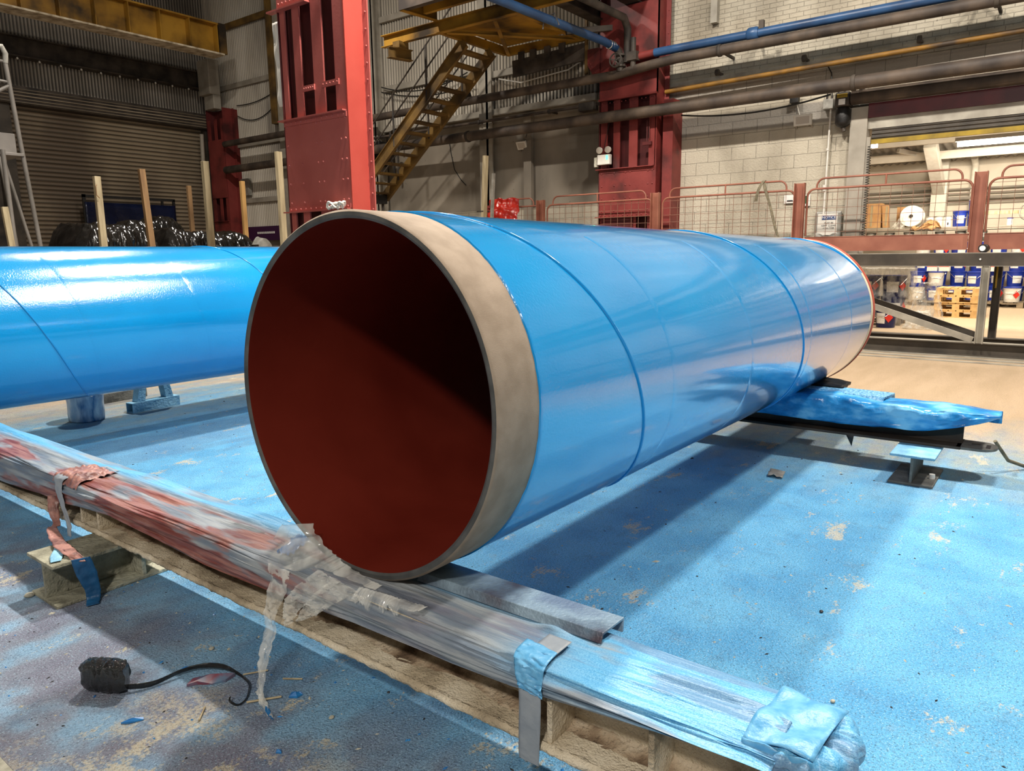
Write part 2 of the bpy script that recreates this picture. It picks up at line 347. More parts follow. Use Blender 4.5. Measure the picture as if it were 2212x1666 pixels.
class MB:
    def __init__(s): s.v = []; s.f = []; s.mi = []; s.cm = 0
    def add(s, v, f):
        b = len(s.v); s.v += [Vector(p) for p in v]; s.f += [[i+b for i in q] for q in f]; s.mi += [s.cm]*len(f); return s
    def box(s, x0, x1, y0, y1, z0, z1):
        v = [(x, y, z) for x in (x0, x1) for y in (y0, y1) for z in (z0, z1)]
        return s.add(v, [(0, 1, 3, 2), (4, 6, 7, 5), (0, 4, 5, 1), (2, 3, 7, 6), (0, 2, 6, 4), (1, 5, 7, 3)])
    def bar(s, p, q, w_, h_, up=(0, 0, 1)):
        p, q = Vector(p), Vector(q); d = (q-p).normalized(); up = Vector(up)
        sd = d.cross(up)
        if sd.length < 1e-4: sd = d.cross(Vector((1, 0, 0)))
        sd.normalize(); u = sd.cross(d)
        v = [e+sd*a*w_/2+u*b*h_/2 for e in (p, q) for a in (-1, 1) for b in (-1, 1)]
        return s.add(v, [(0, 1, 3, 2), (4, 6, 7, 5), (0, 4, 5, 1), (2, 3, 7, 6), (0, 2, 6, 4), (1, 5, 7, 3)])
    def sect(s, poly, p, q, up=(0, 0, 1)):
        """extrude a 2D polygon (side, up) from p to q"""
        p, q = Vector(p), Vector(q); d = (q-p).normalized(); sd = d.cross(Vector(up)).normalized(); u = sd.cross(d); n = len(poly)
        v = [e+sd*a+u*b for e in (p, q) for a, b in poly]
        f = [(i, (i+1) % n, n+(i+1) % n, n+i) for i in range(n)] + [list(range(n))[::-1], list(range(n, 2*n))]
        return s.add(v, f)
    def ibeam(s, p, q, dep, wid, tw=.012, tf=.016, up=(0, 0, 1)):
        h, w2, t = dep/2, wid/2, tw/2
        return s.sect([(-w2, -h), (w2, -h), (w2, -h+tf), (t, -h+tf), (t, h-tf), (w2, h-tf), (w2, h), (-w2, h), (-w2, h-tf), (-t, h-tf), (-t, -h+tf), (-w2, -h+tf)], p, q, up)
    def channel(s, p, q, dep, wid, t=.012, up=(0, 0, 1), flip=1):
        h = dep/2
        P = [(0, -h), (wid*flip, -h), (wid*flip, -h+t), (t*flip, -h+t), (t*flip, h-t), (wid*flip, h-t), (wid*flip, h), (0, h)]
        return s.sect(P, p, q, up)
    def tube(s, pts, r, n=10, closed=False, cap=True, rad=None):
        pts = [Vector(p) for p in pts]; m_ = len(pts); b = len(s.v); V = []
        u = None
        for i, p in enumerate(pts):
            if closed: d = pts[(i+1) % m_]-pts[i-1]
            else: d = pts[min(i+1, m_-1)]-pts[max(i-1, 0)]
            d.normalize()
            if u is None:
                u = d.orthogonal().normalized()
            u = (u-d*u.dot(d)); u.normalize(); v = d.cross(u); rr = rad[i] if rad else r
            V += [p+(u*math.cos(2*PI*k/n)+v*math.sin(2*PI*k/n))*rr for k in range(n)]
        Fc = []
        for i in range(m_ if closed else m_-1):
            j = (i+1) % m_
            for k in range(n): Fc.append((i*n+k, i*n+(k+1) % n, j*n+(k+1) % n, j*n+k))
        if cap and not closed: Fc += [list(range(n))[::-1], list(range((m_-1)*n, m_*n))]
        return s.add(V, Fc)
    def lathe(s, prof, o=(0, 0, 0), ax=(0, 0, 1), n=24, cap=True):
        """prof: list of (radius, distance along axis)"""
        o, ax = Vector(o), Vector(ax).normalized(); u = ax.orthogonal().normalized(); v = ax.cross(u)
        V = [o+ax*z+(u*math.cos(2*PI*k/n)+v*math.sin(2*PI*k/n))*r for r, z in prof for k in range(n)]
        Fc = [(i*n+k, i*n+(k+1) % n, (i+1)*n+(k+1) % n, (i+1)*n+k) for i in range(len(prof)-1) for k in range(n)]
        if cap: Fc += [list(range(n))[::-1], list(range((len(prof)-1)*n, len(prof)*n))]
        return s.add(V, Fc)
    def grid(s, fn, nu, nv, wrap=False):
        V = [fn(i/nu, j/nv) for i in range(nu+1) for j in range(nv+1)]
        return s.add(V, [(i*(nv+1)+j, (i+1)*(nv+1)+j, (i+1)*(nv+1)+j+1, i*(nv+1)+j+1) for i in range(nu) for j in range(nv)])
    def rivet(s, p, nrm, r=.018):
        s.lathe([(r, 0), (r*.85, r*.45), (r*.4, r*.7)], p, nrm, 8)
        return s
    def build(s, name, mt, parent=None, smooth=False, bevel=0, label=None, loc=None, thick=0, sub=0):
        if parent is not None: o_ = org(parent)
        elif loc is not None: o_ = Vector(loc)
        else:
            xs = [p.x for p in s.v]; ys = [p.y for p in s.v]; zs = [p.z for p in s.v]
            o_ = Vector(((min(xs)+max(xs))/2, (min(ys)+max(ys))/2, min(zs)))
        me = bpy.data.meshes.new(name); me.from_pydata([tuple(p-o_) for p in s.v], [], s.f)
        mts = mt if isinstance(mt, list) else [mt]
        for q in mts: me.materials.append(M[q])
        if len(mts) > 1:
            for i, p in enumerate(me.polygons): p.material_index = s.mi[i]
        bm = bmesh.new(); bm.from_mesh(me); bmesh.ops.recalc_face_normals(bm, faces=bm.faces); bm.to_mesh(me); bm.free()
        if smooth:
            for p in me.polygons: p.use_smooth = True
            me.set_sharp_from_angle(angle=math.radians(smooth if smooth > 1 else 50))
        o = bpy.data.objects.new(name, me); COL.objects.link(o)
        if parent is not None:
            o.parent = parent; kids.setdefault(parent.name, []).append(o)
        else: o.location = o_
        origin[o.name] = o_
        if bevel:
            b = o.modifiers.new('bevel', 'BEVEL'); b.width = bevel; b.segments = 2; b.limit_method = 'ANGLE'
        if thick:
            t = o.modifiers.new('thickness', 'SOLIDIFY'); t.thickness = thick; t.offset = 0
        if label: o['label'] = label
        return o
def struct(name, mb, mt, label=None, parent=None, **k):
    o = mb.build(name, mt, parent, **k); o['kind'] = 'structure'
    if label: o['label'] = label
    return o
def one(name, mb, mt, label, cat, group=None, kind=None, **k):
    return tag(mb.build(name, mt, **k), label, cat, group, kind)
def nz(x, y=0, z=0): return noise.noise(Vector((x, y, z)))
def bez(a, b, sag, n=16):
    a, b = Vector(a), Vector(b)
    return [a.lerp(b, t/n)+Vector((0, 0, -4*sag*(t/n)*(1-t/n))) for t in range(n+1)]

# ================================================================== SETTING
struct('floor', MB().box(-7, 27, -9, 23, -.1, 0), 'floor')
def corr(y0, y1, z0, z1, X, pitch=.088, amp=.030, axis='Y'):
    b = MB(); n = int((y1-y0)/pitch*6)
    def fn(i, j):
        t = y0+(y1-y0)*i; a = amp*math.sin(2*PI*t/pitch); z = z0+(z1-z0)*j
        return (X+a, t, z) if axis == 'Y' else (t, X+a, z)
    return b.grid(fn, n, 1)
# wall behind the shutter door (parallel to the pipes)
wl = struct('wall_left', MB().box(-7, 7.7, 22.02, 22.2, 0, 12).box(13.1, 13.7, 22.02, 22.2, 0, 12).box(7.7, 13.1, 22.02, 22.2, 5.8, 12).add([], []), 'darksteel')
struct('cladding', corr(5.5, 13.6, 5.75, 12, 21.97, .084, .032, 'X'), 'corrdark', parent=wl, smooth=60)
# far wall, cladded part
wb = struct('wall_back', MB().box(13.56, 13.75, 7.7, 22.2, 0, 12), 'sheeting')
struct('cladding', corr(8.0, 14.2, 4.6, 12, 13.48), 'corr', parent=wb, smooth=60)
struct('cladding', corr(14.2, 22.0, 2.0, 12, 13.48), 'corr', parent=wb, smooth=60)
b = MB()
for y in (8.9, 10.05, 11.6, 12.5, 13.3): b.box(13.535, 13.56, y-.01, y+.01, 2.5, 4.6)
b.box(13.53, 13.56, 8, 14.2, 2.5, 4.6)
for y in (8.7, 9.4, 10.2, 11.5, 12.0, 12.9, 13.6):
    for k in range(12): b.rivet((13.53, y, 2.6+k*.17), (-1, 0, 0), .012)
struct('sheet_lining', b, 'sheeting', parent=wb)
struct('block_base', MB().box(13.45, 13.56, 7.7, 14.2, 0, 2.5), 'block', parent=wb)
b = MB()
for y0, y1, z in ((8, 10.7, 5.42), (8, 14.2, 4.62), (11.0, 14.1, 5.58), (14.6, 21.8, 6.57), (14.6, 21.8, 4.85), (14.6, 21.8, 3.2), (11, 14.2, 7.2), (14.6, 21.8, 9.6)):
    b.box(13.38, 13.46, y0, y1, z-.07, z+.07)
struct('trim_17', MB().box(13.34, 13.40, 14.6, 21.8, 8.15, 8.32).box(13.1, 13.3, 18.2, 18.4, 5.2, 12), 'yellowdirt', 'grimy yellow rail and post high on the cladding')
struct('trim_1', b, 'grey', 'pale horizontal sheeting rails', bevel=.006)
b = MB()
b.box(13.3, 13.48, 10.72, 10.78, 0, 12).box(13.3, 13.33, 10.62, 10.98, 0, 12)
struct('trim_2', b, 'grey')
b = MB(); b.box(13.2, 13.48, 14.25, 14.3, 0, 12).box(13.2, 13.23, 14.2, 14.55, 0, 12).box(13.45, 13.48, 14.2, 14.55, 0, 12)
struct('trim_3', b, 'grey')
struct('trim_4', MB().box(13.4, 13.5, 9.62, 9.82, 0, 4.5), 'sheeting')
struct('trim_5', MB().box(13.15, 13.48, 17.9, 18.15, 0, 12), 'grey')
# block wall with the doorway
b = MB().box(13.5, 13.75, 2.88, 7.7, 0, 12).box(13.5, 13.75, -9, 2.88, 3.44, 12).box(13.5, 13.75, -9, -3.2, 0, 3.44)
wr = struct('wall_right', b, 'block')
# doorway and its shutter
d2 = MB().box(13.28, 13.52, 2.86, 3.12, 0, 3.78).box(13.3, 13.34, 2.80, 2.9, 0, 3.3)
d2 = struct('door_2', d2, 'grey', 'steel jamb and shutter of the open doorway', bevel=.005)
struct('roller_drum', MB().lathe([(.10, 0), (.11, .01), (.11, 6.2), (.10, 6.21)], (13.22, -3.1, 3.92), (0, 1, 0), 28), 'pipebrown', parent=d2, smooth=True)
struct('fascia', MB().box(13.30, 13.34, -3.2, 2.86, 3.60, 3.82), 'maroon', parent=d2)
struct('lintel', MB().box(13.34, 13.5, -3.2, 2.86, 3.43, 3.62), 'conc', parent=d2)
b = MB()
b.grid(lambda i, j: (13.36+.008*math.sin(j*PI*6), -3.2+6.0*i, 3.25+.18*j), 4, 36)
struct('shutter_curtain', b, 'rack', parent=d2)
struct('edge_strip', MB().box(13.33, 13.38, -3.2, 2.82, 3.19, 3.26), 'stripe', parent=d2)
# the large shutter in the left wall
d1 = MB(); n = 440
d1.grid(lambda i, j: (7.75+5.3*i, 21.9+.045*abs(math.sin(PI*(j*5.4)/.115)), .0+5.4*j), 1, n)
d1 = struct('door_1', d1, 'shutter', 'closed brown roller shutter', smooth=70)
struct('shutter_housing', MB().box(7.5, 13.1, 21.55, 21.95, 5.38, 5.82), 'darksteel', parent=d1, bevel=.02)
b = MB()
for z in (5.42, 5.5, 5.58, 5.66, 5.74): b.box(7.5, 13.1, 21.52, 21.56, z-.012, z+.012)
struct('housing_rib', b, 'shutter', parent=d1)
struct('guide_rail', MB().box(7.45, 7.75, 21.7, 21.98, 0, 5.6).box(13.02, 13.12, 21.7, 21.98, 0, 5.6), 'rack', parent=d1)
# girts on the left wall
def girt(z, dep, ov, mt):
    bb = MB().channel((5.5, 21.6, z), (13.4, 21.6, z), dep, .18, .02, flip=-1)
    return bb
g1 = MB().ibeam((5.5, 21.7, 6.78), (13.3, 21.7, 6.78), .5, .3, .02, .03)
struct('trim_6', g1, 'darksteel', 'deep sooty beam over the shutter')
struct('trim_7', MB().ibeam((5.5, 21.75, 8.05), (13.3, 21.75, 8.05), .28, .2, .02, .03), 'darksteel', 'sooty beam high on the shutter wall')
b = MB()
for i in range(14): b.lathe([(.02, 0), (.02, .02), (.03, .03), (.01, .05)], (6+i*.5, 21.53, 6.49), (0, -.4, -1), 6)
struct('trim_8', b, 'white', 'row of pale bolt ends under the deep beam')
# store room shell
struct('wall_storage_back', MB().box(26, 26.2, -7, 6.2, 0, 6), 'rubwhite')
struct('wall_storage_side', MB().box(13.75, 26, 5.9, 6.1, 0, 6), 'rubwhite')
b = MB(); 
def roof(i, j):
    x = 13.8+12.3*i; z = 4.75+1.6*(1-abs(i-.35)/.65) if False else 5.6-1.5*i
    return (x, -7+13*j, z+.03*math.sin(j*2*PI*60))
b.grid(roof, 1, 360)
struct('ceiling', b, 'purlin', smooth=60)
b = MB()
for x in (16, 18.2, 20.4, 22.6, 24.4): b.sect([(-.06, -.12), (.06, -.12), (.06, .1), (-.06, .1)], (x, -7, 5.45-1.5*(x-13.8)/12.3-.03), (x, 6, 5.45-1.5*(x-13.8)/12.3-.03))
struct('trim_9', b, 'rubwhite', 'pale roof purlins of the store room')
b = MB(); b.box(25.6, 25.9, 3.2, 3.6, 0, 4.2); b.bar((25.75, 3.4, 3.2), (23.3, 3.4, 4.35), .3, .3)
b.bar((24.9, 3.4, 4.05), (24.0, 4.3, 4.3), .12, .12)
struct('trim_10', b, 'white', 'cream portal column with knee brace')
b = MB().tube([(25.9, 2.55, 0), (25.9, 2.55, 3.75), (25.8, 2.55, 3.95), (25.4, 2.55, 4.1)], .09, 12)
struct('trim_11', b, 'white', 'cream downpipe on the store room wall', smooth=True)
b = MB()
for z, r in ((3.25, .03), (3.12, .02), (2.98, .05), (2.86, .02)): b.tube([(25.85, -6, z), (25.85, 6, z)], r, 8)
struct('trim_12', b, 'purlin', 'service pipes along the store room wall')
# steel base strips set in the floor in front of the rack
b = MB().box(11.35, 11.43, -6, 14, -.05, .012).box(11.62, 11.72, -6, 14, -.05, .016)
struct('trim_13', b, 'racklight', 'two steel strips let into the floor')
struct('trim_14', MB().box(.45, .63, 2.2, 3.4, -.02, .006), 'stone', 'painted strip on the floor at the near corner')

# ================================================================== THE TWO PIPES
def make_pipe(name, label, x0, y0, z0, az, ti, L, front, phase, far_red=True):
    d = Vector((math.cos(az)*math.cos(ti), math.sin(az)*math.cos(ti), math.sin(ti)))
    s = Vector((-math.sin(az), math.cos(az), 0)); u = d.cross(s); C = Vector((x0, y0, z0)); Rr = .61; t = .022
    root = thing(name, tuple(C-Vector((0, 0, Rr))), label, 'pipe', 'large blue pipes lying on steel beams')
    def ring(prof, n=160):
        b = MB(); V = []
        for r, q in prof:
            V += [C+d*q+(s*-math.cos(2*PI*k/n)+u*math.sin(2*PI*k/n))*r for k in range(n)]
        Fc = [(i*n+k, i*n+(k+1) % n, (i+1)*n+(k+1) % n, (i+1)*n+k) for i in range(len(prof)-1) for k in range(n)]
        b.add(V, Fc); return b
    ring([(Rr, q) for q in [front+(L-.115-front)*i/40 for i in range(41)]]).build('blue_coating', 'blue', root, smooth=True)
    b = MB(); b.cm = 0
    r1 = ring([(Rr-.003, front+.01), (Rr-.003, .008), (Rr-.010, .0)])
    b.add(r1.v, r1.f); b.build('bare_steel_end', 'blast', root, smooth=True, label='sand coloured bare steel end of the pipe')
    ring([(Rr-.010, 0), (Rr-t, -.001), (Rr-t-.008, .004)]).build('end_face', 'rim', root, smooth=20)
    ring([(Rr-t-.008, .004), (Rr-t-.009, .02), (Rr-t-.009, L-.02), (Rr-t-.008, L)]).build('lining', 'lining', root, smooth=True, label='dark red inner lining')
    # ragged paint lip where the coating stops
    b = MB(); n = 260
    for k in range(n):
        if nz(k*.35, phase) > -.05:
            pass
    V = []
    for k in range(n):
        a = 2*PI*k/n; e = .0035*nz(k*.5, 3.1, phase)
        for r, q in ((Rr-.003, front-.002+e), (Rr+.0018, front+.001+e), (Rr+.0012, front+.010)):
            V.append(C+d*q+(s*-math.cos(a)+u*math.sin(a))*r)
    b.add(V, [(k*3+j, ((k+1) % n)*3+j, ((k+1) % n)*3+j+1, k*3+j+1) for k in range(n) for j in (0, 1)])
    b.build('coating_lip', 'bead', root, smooth=60)
    # helical weld bead under the paint
    b = MB(); pts = []
    q = front-phase
    ph0 = math.radians(-3.8)
    a = math.radians(-3.8+ (phase-front)*360/2.1)
    k = 0; st = math.radians(3)
    pts = []
    while True:
        ax = phase-(a-ph0)/(2*PI)*2.1
        if ax > L-.09: break
        if ax > front+.004: pts.append(C+d*ax+(s*-math.cos(a)+u*math.sin(a))*(Rr+.0005))
        a -= st
    b.tube(pts, .0062, 8)
    b.build('weld_seam', 'bead', root, smooth=True)
    # faint edges of paint laps
    for off in (.28, 1.2, 2.25, 3.3):
        b = MB(); V = []; nn = 70
        for i in range(nn+1):
            a = math.radians(62-i*2.0); ax = phase+off-(a-ph0)/(2*PI)*2.1*.45
            if ax > L-.1: continue
            for r, dq in ((Rr+.0001, 0), (Rr+.0006, .004), (Rr+.0001, .05)):
                V.append(C+d*(ax+dq)+(s*-math.cos(a)+u*math.sin(a))*r)
        m_ = len(V)//3
        if m_ < 3: continue
        b.add(V, [(k*3+j, (k+1)*3+j, (k+1)*3+j+1, k*3+j+1) for k in range(m_-1) for j in (0, 1)])
        b.build('paint_lap', 'blue', root, smooth=60)
    # far end: cream band and red edge
    ring([(Rr+.0005, L-.116), (Rr+.001, L-.06), (Rr-.002, L-.036)]).build('end_band', 'cream', root, smooth=True, label='cream bare band at the far end')
    ring([(Rr-.001, L-.037), (Rr+.007, L-.032), (Rr+.007, L-.004), (Rr-.005, L), (Rr-t-.008, L)]).build('end_cap_ring', 'redprimer' if far_red else 'rim', root, smooth=40, label='red oxide rim at the far end')
    return root
make_pipe('steel_pipe', 'big blue pipe in front with open dark red mouth facing the camera', 1.537, 1.829, 1.0378, .0043, -.0105, 4.93, .2, .854)
make_pipe('steel_pipe', 'blue pipe lying behind on the left, its ends out of sight', .1, 6.434+.016, .994, -.011, 0, 5.1, .2, 2.04)

# ================================================================== NEAR SUPPORT BEAM
XB0, XB1, ZB0, ZB1 = 1.425, 1.69, .20, .425; XW = 1.56
root = thing('support_beam', (XW, 3, ZB0), 'crusted grey steel beam in the foreground carrying the open pipe end', 'beam')
b = MB().ibeam((XW, .46, (ZB0+ZB1)/2), (XW, 7.4, (ZB0+ZB1)/2), ZB1-ZB0, XB1-XB0, .014, .018)
# uneven crust lumps on the lower flange
b.build('beam_body', 'crust', root, bevel=.004)
b = MB()
def crust(i, j):
    y = .5+6.5*i; a = j*PI/2; h = .018+.022*max(0, nz(y*6, 1.3)+.35)+.008*nz(y*30, 4)
    wd = .03+.05*max(0, nz(y*4, 7)+.5)
    x = XW-.006-wd*(1-math.sin(a)) if False else XW-.007-wd*j
    return (x, y, ZB0+.017+h*1.0*(1-j)**1.6+.004*nz(y*40, j*6))
b.grid(crust, 420, 8); b.build('paint_crust', 'crustbrown', root, smooth=60, label='brown lumpy overspray crust in the beam corner')
for y in (.69, .985, 3.60, 3.78, 5.4):
    MB().box(XB0+.012, XW-.006, y-.008, y+.008, ZB0+.017, ZB1-.017).build('stiffener', 'crust', root, bevel=.003)
# rounded lifting plate sticking out at the end
def eye(b, x0, x1, y0, y1, z0, z1, holes=True):
    w2 = (x1-x0)/2; xc = (x0+x1)/2; P = [(x0, y1)]
    for k in range(9): a = PI+PI*k/8; P.append((xc+w2*math.cos(a), y0+w2*.8+w2*.8*math.sin(a)))
    P.append((x1, y1)); n = len(P)
    b.add([(x, y, z) for z in (z0, z1) for x, y in P], [list(range(n))[::-1], list(range(n, 2*n))]+[(i, (i+1) % n, n+(i+1) % n, n+i) for i in range(n)])
    return b
def lip(i, j):
    y = .462+6.9*i; a = PI*.5+2*PI*j; q = .0125+.006*nz(y*14, j*2)+.004*nz(y*45, j*6)
    return (XB0+.006+q*1.1*math.cos(a), y, ZB0+.009+q*math.sin(a))
MB().grid(lip, 700, 12).build('flange_crust', 'crust', root, smooth=70, label='thick pale crust along the lower flange edge')
eye(MB(), 1.46, 1.67, .27, .50, ZB1-.018, ZB1).build('lifting_plate', 'crust', root, bevel=.003)

# short stub beams under it
def stub(name, label, x0, x1, y0, y1, z1, mt, top=None, web=True, st=True):
    r = thing(name, ((x0+x1)/2, (y0+y1)/2, 0), label, 'support block', 'short stub beams under the long beams')
    yc = (y0+y1)/2
    MB().box(x0, x1, y0, y1, z1-.018, z1-.001).build('top_flange', top or mt, r, bevel=.004)
    MB().box(x0, x1, y0, y1, 0, .016).build('bottom_flange', mt, r, bevel=.004)
    MB().box(x0+.01, x1-.01, yc-.008, yc+.008, .016, z1-.018).build('web', mt, r, bevel=.002)
    if st: MB().box(x1-.12, x1-.10, y0+.01, yc-.008, .016, z1-.018).box(x1-.12, x1-.10, yc+.008, y1-.01, .016, z1-.018).build('stiffener', mt, r, bevel=.003)
    return r
stub('support_block', 'crusted stub beam under the near beam, draped with brown and blue tape', 1.14, 1.64, 3.37, 3.64, .20, 'crustgrey', 'crustgrey')
s2 = stub('support_block', 'stub beam with pale blue top standing under the far blue-wrapped beam', 5.14, 5.62, .57, .83, .20, 'greycrust', 'bluecrust', st=False)
MB().lathe([(.018, 0), (.018, .03), (.006, .03)], (5.33, .60, .016), (0, 0, 1), 10).build('bolt', 'label', s2)

# film wrapped over the near beam
def lerp_tab(t, T):
    for (a, x), (b_, y) in zip(T, T[1:]):
        if t <= b_: return x+(y-x)*max(0, (t-a))/(b_-a)
    return T[-1][1]
def smooth(a, b_, x):
    t = max(0, min(1, (x-a)/(b_-a))); return t*t*(3-2*t)
lowT = [(.25, .41), (.46, .425), (.7, .395), (1.0, .365), (1.3, .35), (1.7, .345), (2.1, .318), (2.6, .312), (3.0, .335), (3.4, .34), (3.75, .315), (3.9, .30), (4.2, .29), (4.9, .25), (5.6, .27), (7, .3)]
def wrap_fn(i, j):
    y = .40+6.9*i
    zl = lerp_tab(y, lowT)
    cinch = math.exp(-((y-3.85)/.09)**2)*.8+math.exp(-((y-1.08)/.05)**2)*.55+math.exp(-((y-.42)/.12)**2)*.7
    xo, xi = XB0-.014, XB1+.010
    # section polyline: back lower -> back top -> front top -> front low -> tucked under
    P = [(xi, ZB1-.045), (xi, ZB1+.006), (xi-.10, ZB1+.014), (XW-.02, ZB1+.012), (xo+.03, ZB1+.009), (xo, ZB1-.006), (xo-.010, (ZB1+zl)/2), (xo+.002, zl), (xo+.03, zl+.012)]
    t = j*(len(P)-1); k = min(int(t), len(P)-2); fr = t-k
    x = P[k][0]*(1-fr)+P[k+1][0]*fr; z = P[k][1]*(1-fr)+P[k+1][1]*fr
    # lengthwise wrinkles, converging on the cinched places
    sl = 2.2*(abs(y-3.85) if y > 2.5 else abs(y-1.08))
    q = j*9
    wv = nz(y*1.3, q*1.2+sl*.5)*.6+nz(y*2.1+5, q*2.6+sl*.3, 2)*.5+abs(nz(y*1.1, q*5.1+sl*.35, 7))*.5
    amp = .021+.010*cinch
    if k >= 4: x -= amp*wv*1.1; z += amp*wv*.3
    elif k == 0: x += amp*wv*.4
    else: z += max(-.004, amp*wv)
    x += cinch*(-(x-(xo+xi)/2))*.03*wv
    z += cinch*.022*max(0, math.sin(j*22+y*14))*(1 if k in (2, 3, 4) else .2)
    return (x, y, z)
rw = thing('film_wrap', (XW, 3, ZB1), 'oversprayed blue, grey and red film stretched over the foreground beam', 'plastic film')
b = MB(); b.grid(wrap_fn, 820, 76); b.build('film_sheet', 'wrap', rw, smooth=80, thick=.0015)
# gathered bulb at its end
b = MB()
def bulb(i, j):
    a = -PI*.10+PI*1.2*i   # round the plate end seen from above
    th = 2*PI*j
    cx, cy = 1.568, .375; rr = .105
    ca, sa = math.cos(a), math.sin(a)
    rad = .034+.006*math.sin(i*46+math.sin(th)*1.5)+.004*nz(i*20, j*3)
    return (cx+ca*(rr-.01+rad*math.cos(th)*1.1), cy-sa*(rr-.02+rad*math.cos(th)*1.1)*.95, ZB1-.008+rad*math.sin(th)*.95)
b.grid(bulb, 120, 20); b.build('gathered_end', 'wrap', rw, smooth=80)
b = MB()
b.grid(lambda i, j: (1.455+.225*i, .33+.15*j-.02*i, ZB1+.024+.010*math.sin(i*9+j*2)*math.sin(j*5)+.012*math.sin(PI*i)), 24, 12)
b.grid(lambda i, j: (1.452-.006*j, .33+.15*i, ZB1+.022-.05*j+.003*math.sin(i*12)), 12, 6)
b.build('end_tape', 'tapeblue', rw, smooth=80, thick=.003, label='blue sprayed tape patch at the beam end')
# tape strips
def ribbon(b, pts, wid, wdir, n=40, wob=.006, seed=0, twist=0, m_=6):
    P = [Vector(p) for p in pts]; k = len(P)-1
    def at_(t):
        q = t*k; i = min(int(q), k-1); f = q-i
        a = P[max(i-1, 0)]; b0 = P[i]; c = P[i+1]; d0 = P[min(i+2, k)]
        return .5*((2*b0)+(-a+c)*f+(2*a-5*b0+4*c-d0)*f*f+(-a+3*b0-3*c+d0)*f**3)
    wd = Vector(wdir).normalized()
    def fn(i, j):
        p = at_(i); ww = wid[min(int(i*(len(wid)-1)), len(wid)-2)]; w1 = wid[min(int(i*(len(wid)-1))+1, len(wid)-1)]; fr = i*(len(wid)-1)-int(i*(len(wid)-1)) if i < 1 else 1
        wv = ww*(1-fr)+w1*fr
        off = wd*(j-.5)*wv; nn = Vector((-.8, -.3, .2))
        return p+off+nn*wob*(nz(i*14+seed, j*3+seed, seed)+.5*nz(i*40, j*9+seed))
    return b.grid(fn, n, m_)
ty = 1.0
b = ribbon(MB(), [(XW, 1.03, ZB1+.026), (XB0-.004, 1.025, ZB1+.022), (XB0-.026, 1.02, ZB1-.03), (XB0-.026, 1.02, .33), (XB0-.018, 1.03, .20), (XB0-.012, 1.035, .155)], [.075, .075, .07, .07, .068, .064], (0, 1, 0), 60, .0015, 3, m_=8)
b.build('tape_strip', 'tape', rw, smooth=80, thick=.0015, label='pale grey tape strip down the beam web')
b = ribbon(MB(), [(XB0+.06, 1.04, ZB1+.034), (XB0-.01, 1.03, ZB1+.030), (XB0-.032, 1.02, ZB1-.012), (XB0-.030, 1.015, .375)], [.10, .10, .085, .075], (0, 1, .1), 40, .012, 9, m_=16)
b.build('tape_patch', 'tapeblue', rw, smooth=80, thick=.002, label='crumpled bluish tape knot over the flange')
b = ribbon(MB(), [(XW+.06, 3.80, ZB1+.022), (XB0, 3.88, ZB1+.022), (XB0-.03, 3.90, ZB1-.03), (XB0-.028, 3.88, .30), (XB0-.034, 3.82, .22), (XB0-.045, 3.80, .16)], [.14, .12, .085, .06, .055, .04], (0, 1, 0), 60, .006, 5, m_=10)
b.build('tape_strip', 'tape', rw, smooth=80, thick=.0015, label='grey tape strip hanging from the knot')
b = MB()
b.grid(lambda i, j: (XB0-.028+.20*i, 3.70+.27*j, ZB1+.02+.020*abs(nz(i*6, j*8, 3))+.014*math.sin(j*PI)*math.sin(i*PI)-.035*max(0, .15-i)/.15), 30, 34)
b.build('tape_knot', 'tapered', rw, smooth=80, label='pinkish red crumpled tape knot')
b = ribbon(MB(), [(1.40, 3.98, .33), (1.385, 3.97, .27), (1.36, 3.88, .21), (1.31, 3.80, .225), (1.27, 3.64, .215), (1.25, 3.52, .214), (1.24, 3.40, .214), (1.245, 3.352, .19)], [.06, .05, .035, .045, .06, .07, .06, .05], (.75, -.65, 0), 60, .010, 8, m_=8)
b.build('torn_tape', 'tapered', rw, smooth=80, thick=.002, label='torn brown red tape hanging on to the stub')
b = ribbon(MB(), [(1.25, 3.35, .205), (1.265, 3.345, .13), (1.28, 3.34, .05), (1.275, 3.33, .012), (1.25, 3.28, .006)], [.075, .08, .06, .055, .05], (.9, -.3, 0), 40, .006, 12, m_=8)
b.build('torn_tape', 'tapenavy', rw, smooth=80, thick=.002, label='dark blue torn tape running to the floor')
b = ribbon(MB(), [(1.26, 3.60, .206), (1.20, 3.47, .206), (1.17, 3.40, .206)], [.02, .05, .04], (1, -.3, 0), 20, .006, 21, m_=8)
b.build('tape_scrap', 'bluecrust', rw, smooth=80, thick=.002)

# angle iron chocks beside the pipe on both beams
one('angle_iron', MB().sect([(-.07, 0), (-.066, -.030), (-.058, -.030), (-.062, .006), (.052, .012), (.064, -.010), (.07, -.006), (.055, .020), (-.068, .014)], (1.665, 1.62, .452), (1.675, .93, .452)), 'angle',
    'speckled grey and purple angle iron on the foreground beam, right of the pipe', 'angle iron', bevel=.002)
one('angle_iron', MB().sect([(-.16, -.03), (-.15, -.06), (-.142, -.06), (-.15, -.01), (.10, -.005), (.12, -.03), (.13, -.026), (.11, .010), (-.15, .004)], (5.72, 1.56, .475), (5.66, .95, .475)), 'frost',
    'blue frosted angle iron on the far beam beside the pipe', 'angle iron', bevel=.002)
b = MB().grid(lambda i, j: (5.78+.24*i, 1.28+.34*j, .486+.012*nz(i*3, j*4)+.02*math.sin(PI*j)*i), 12, 16)
one('rubber_pad', b, 'blackrub', 'black rubber strip trapped beside the pipe above the frosted angle', 'rubber strip', smooth=60, thick=.02)

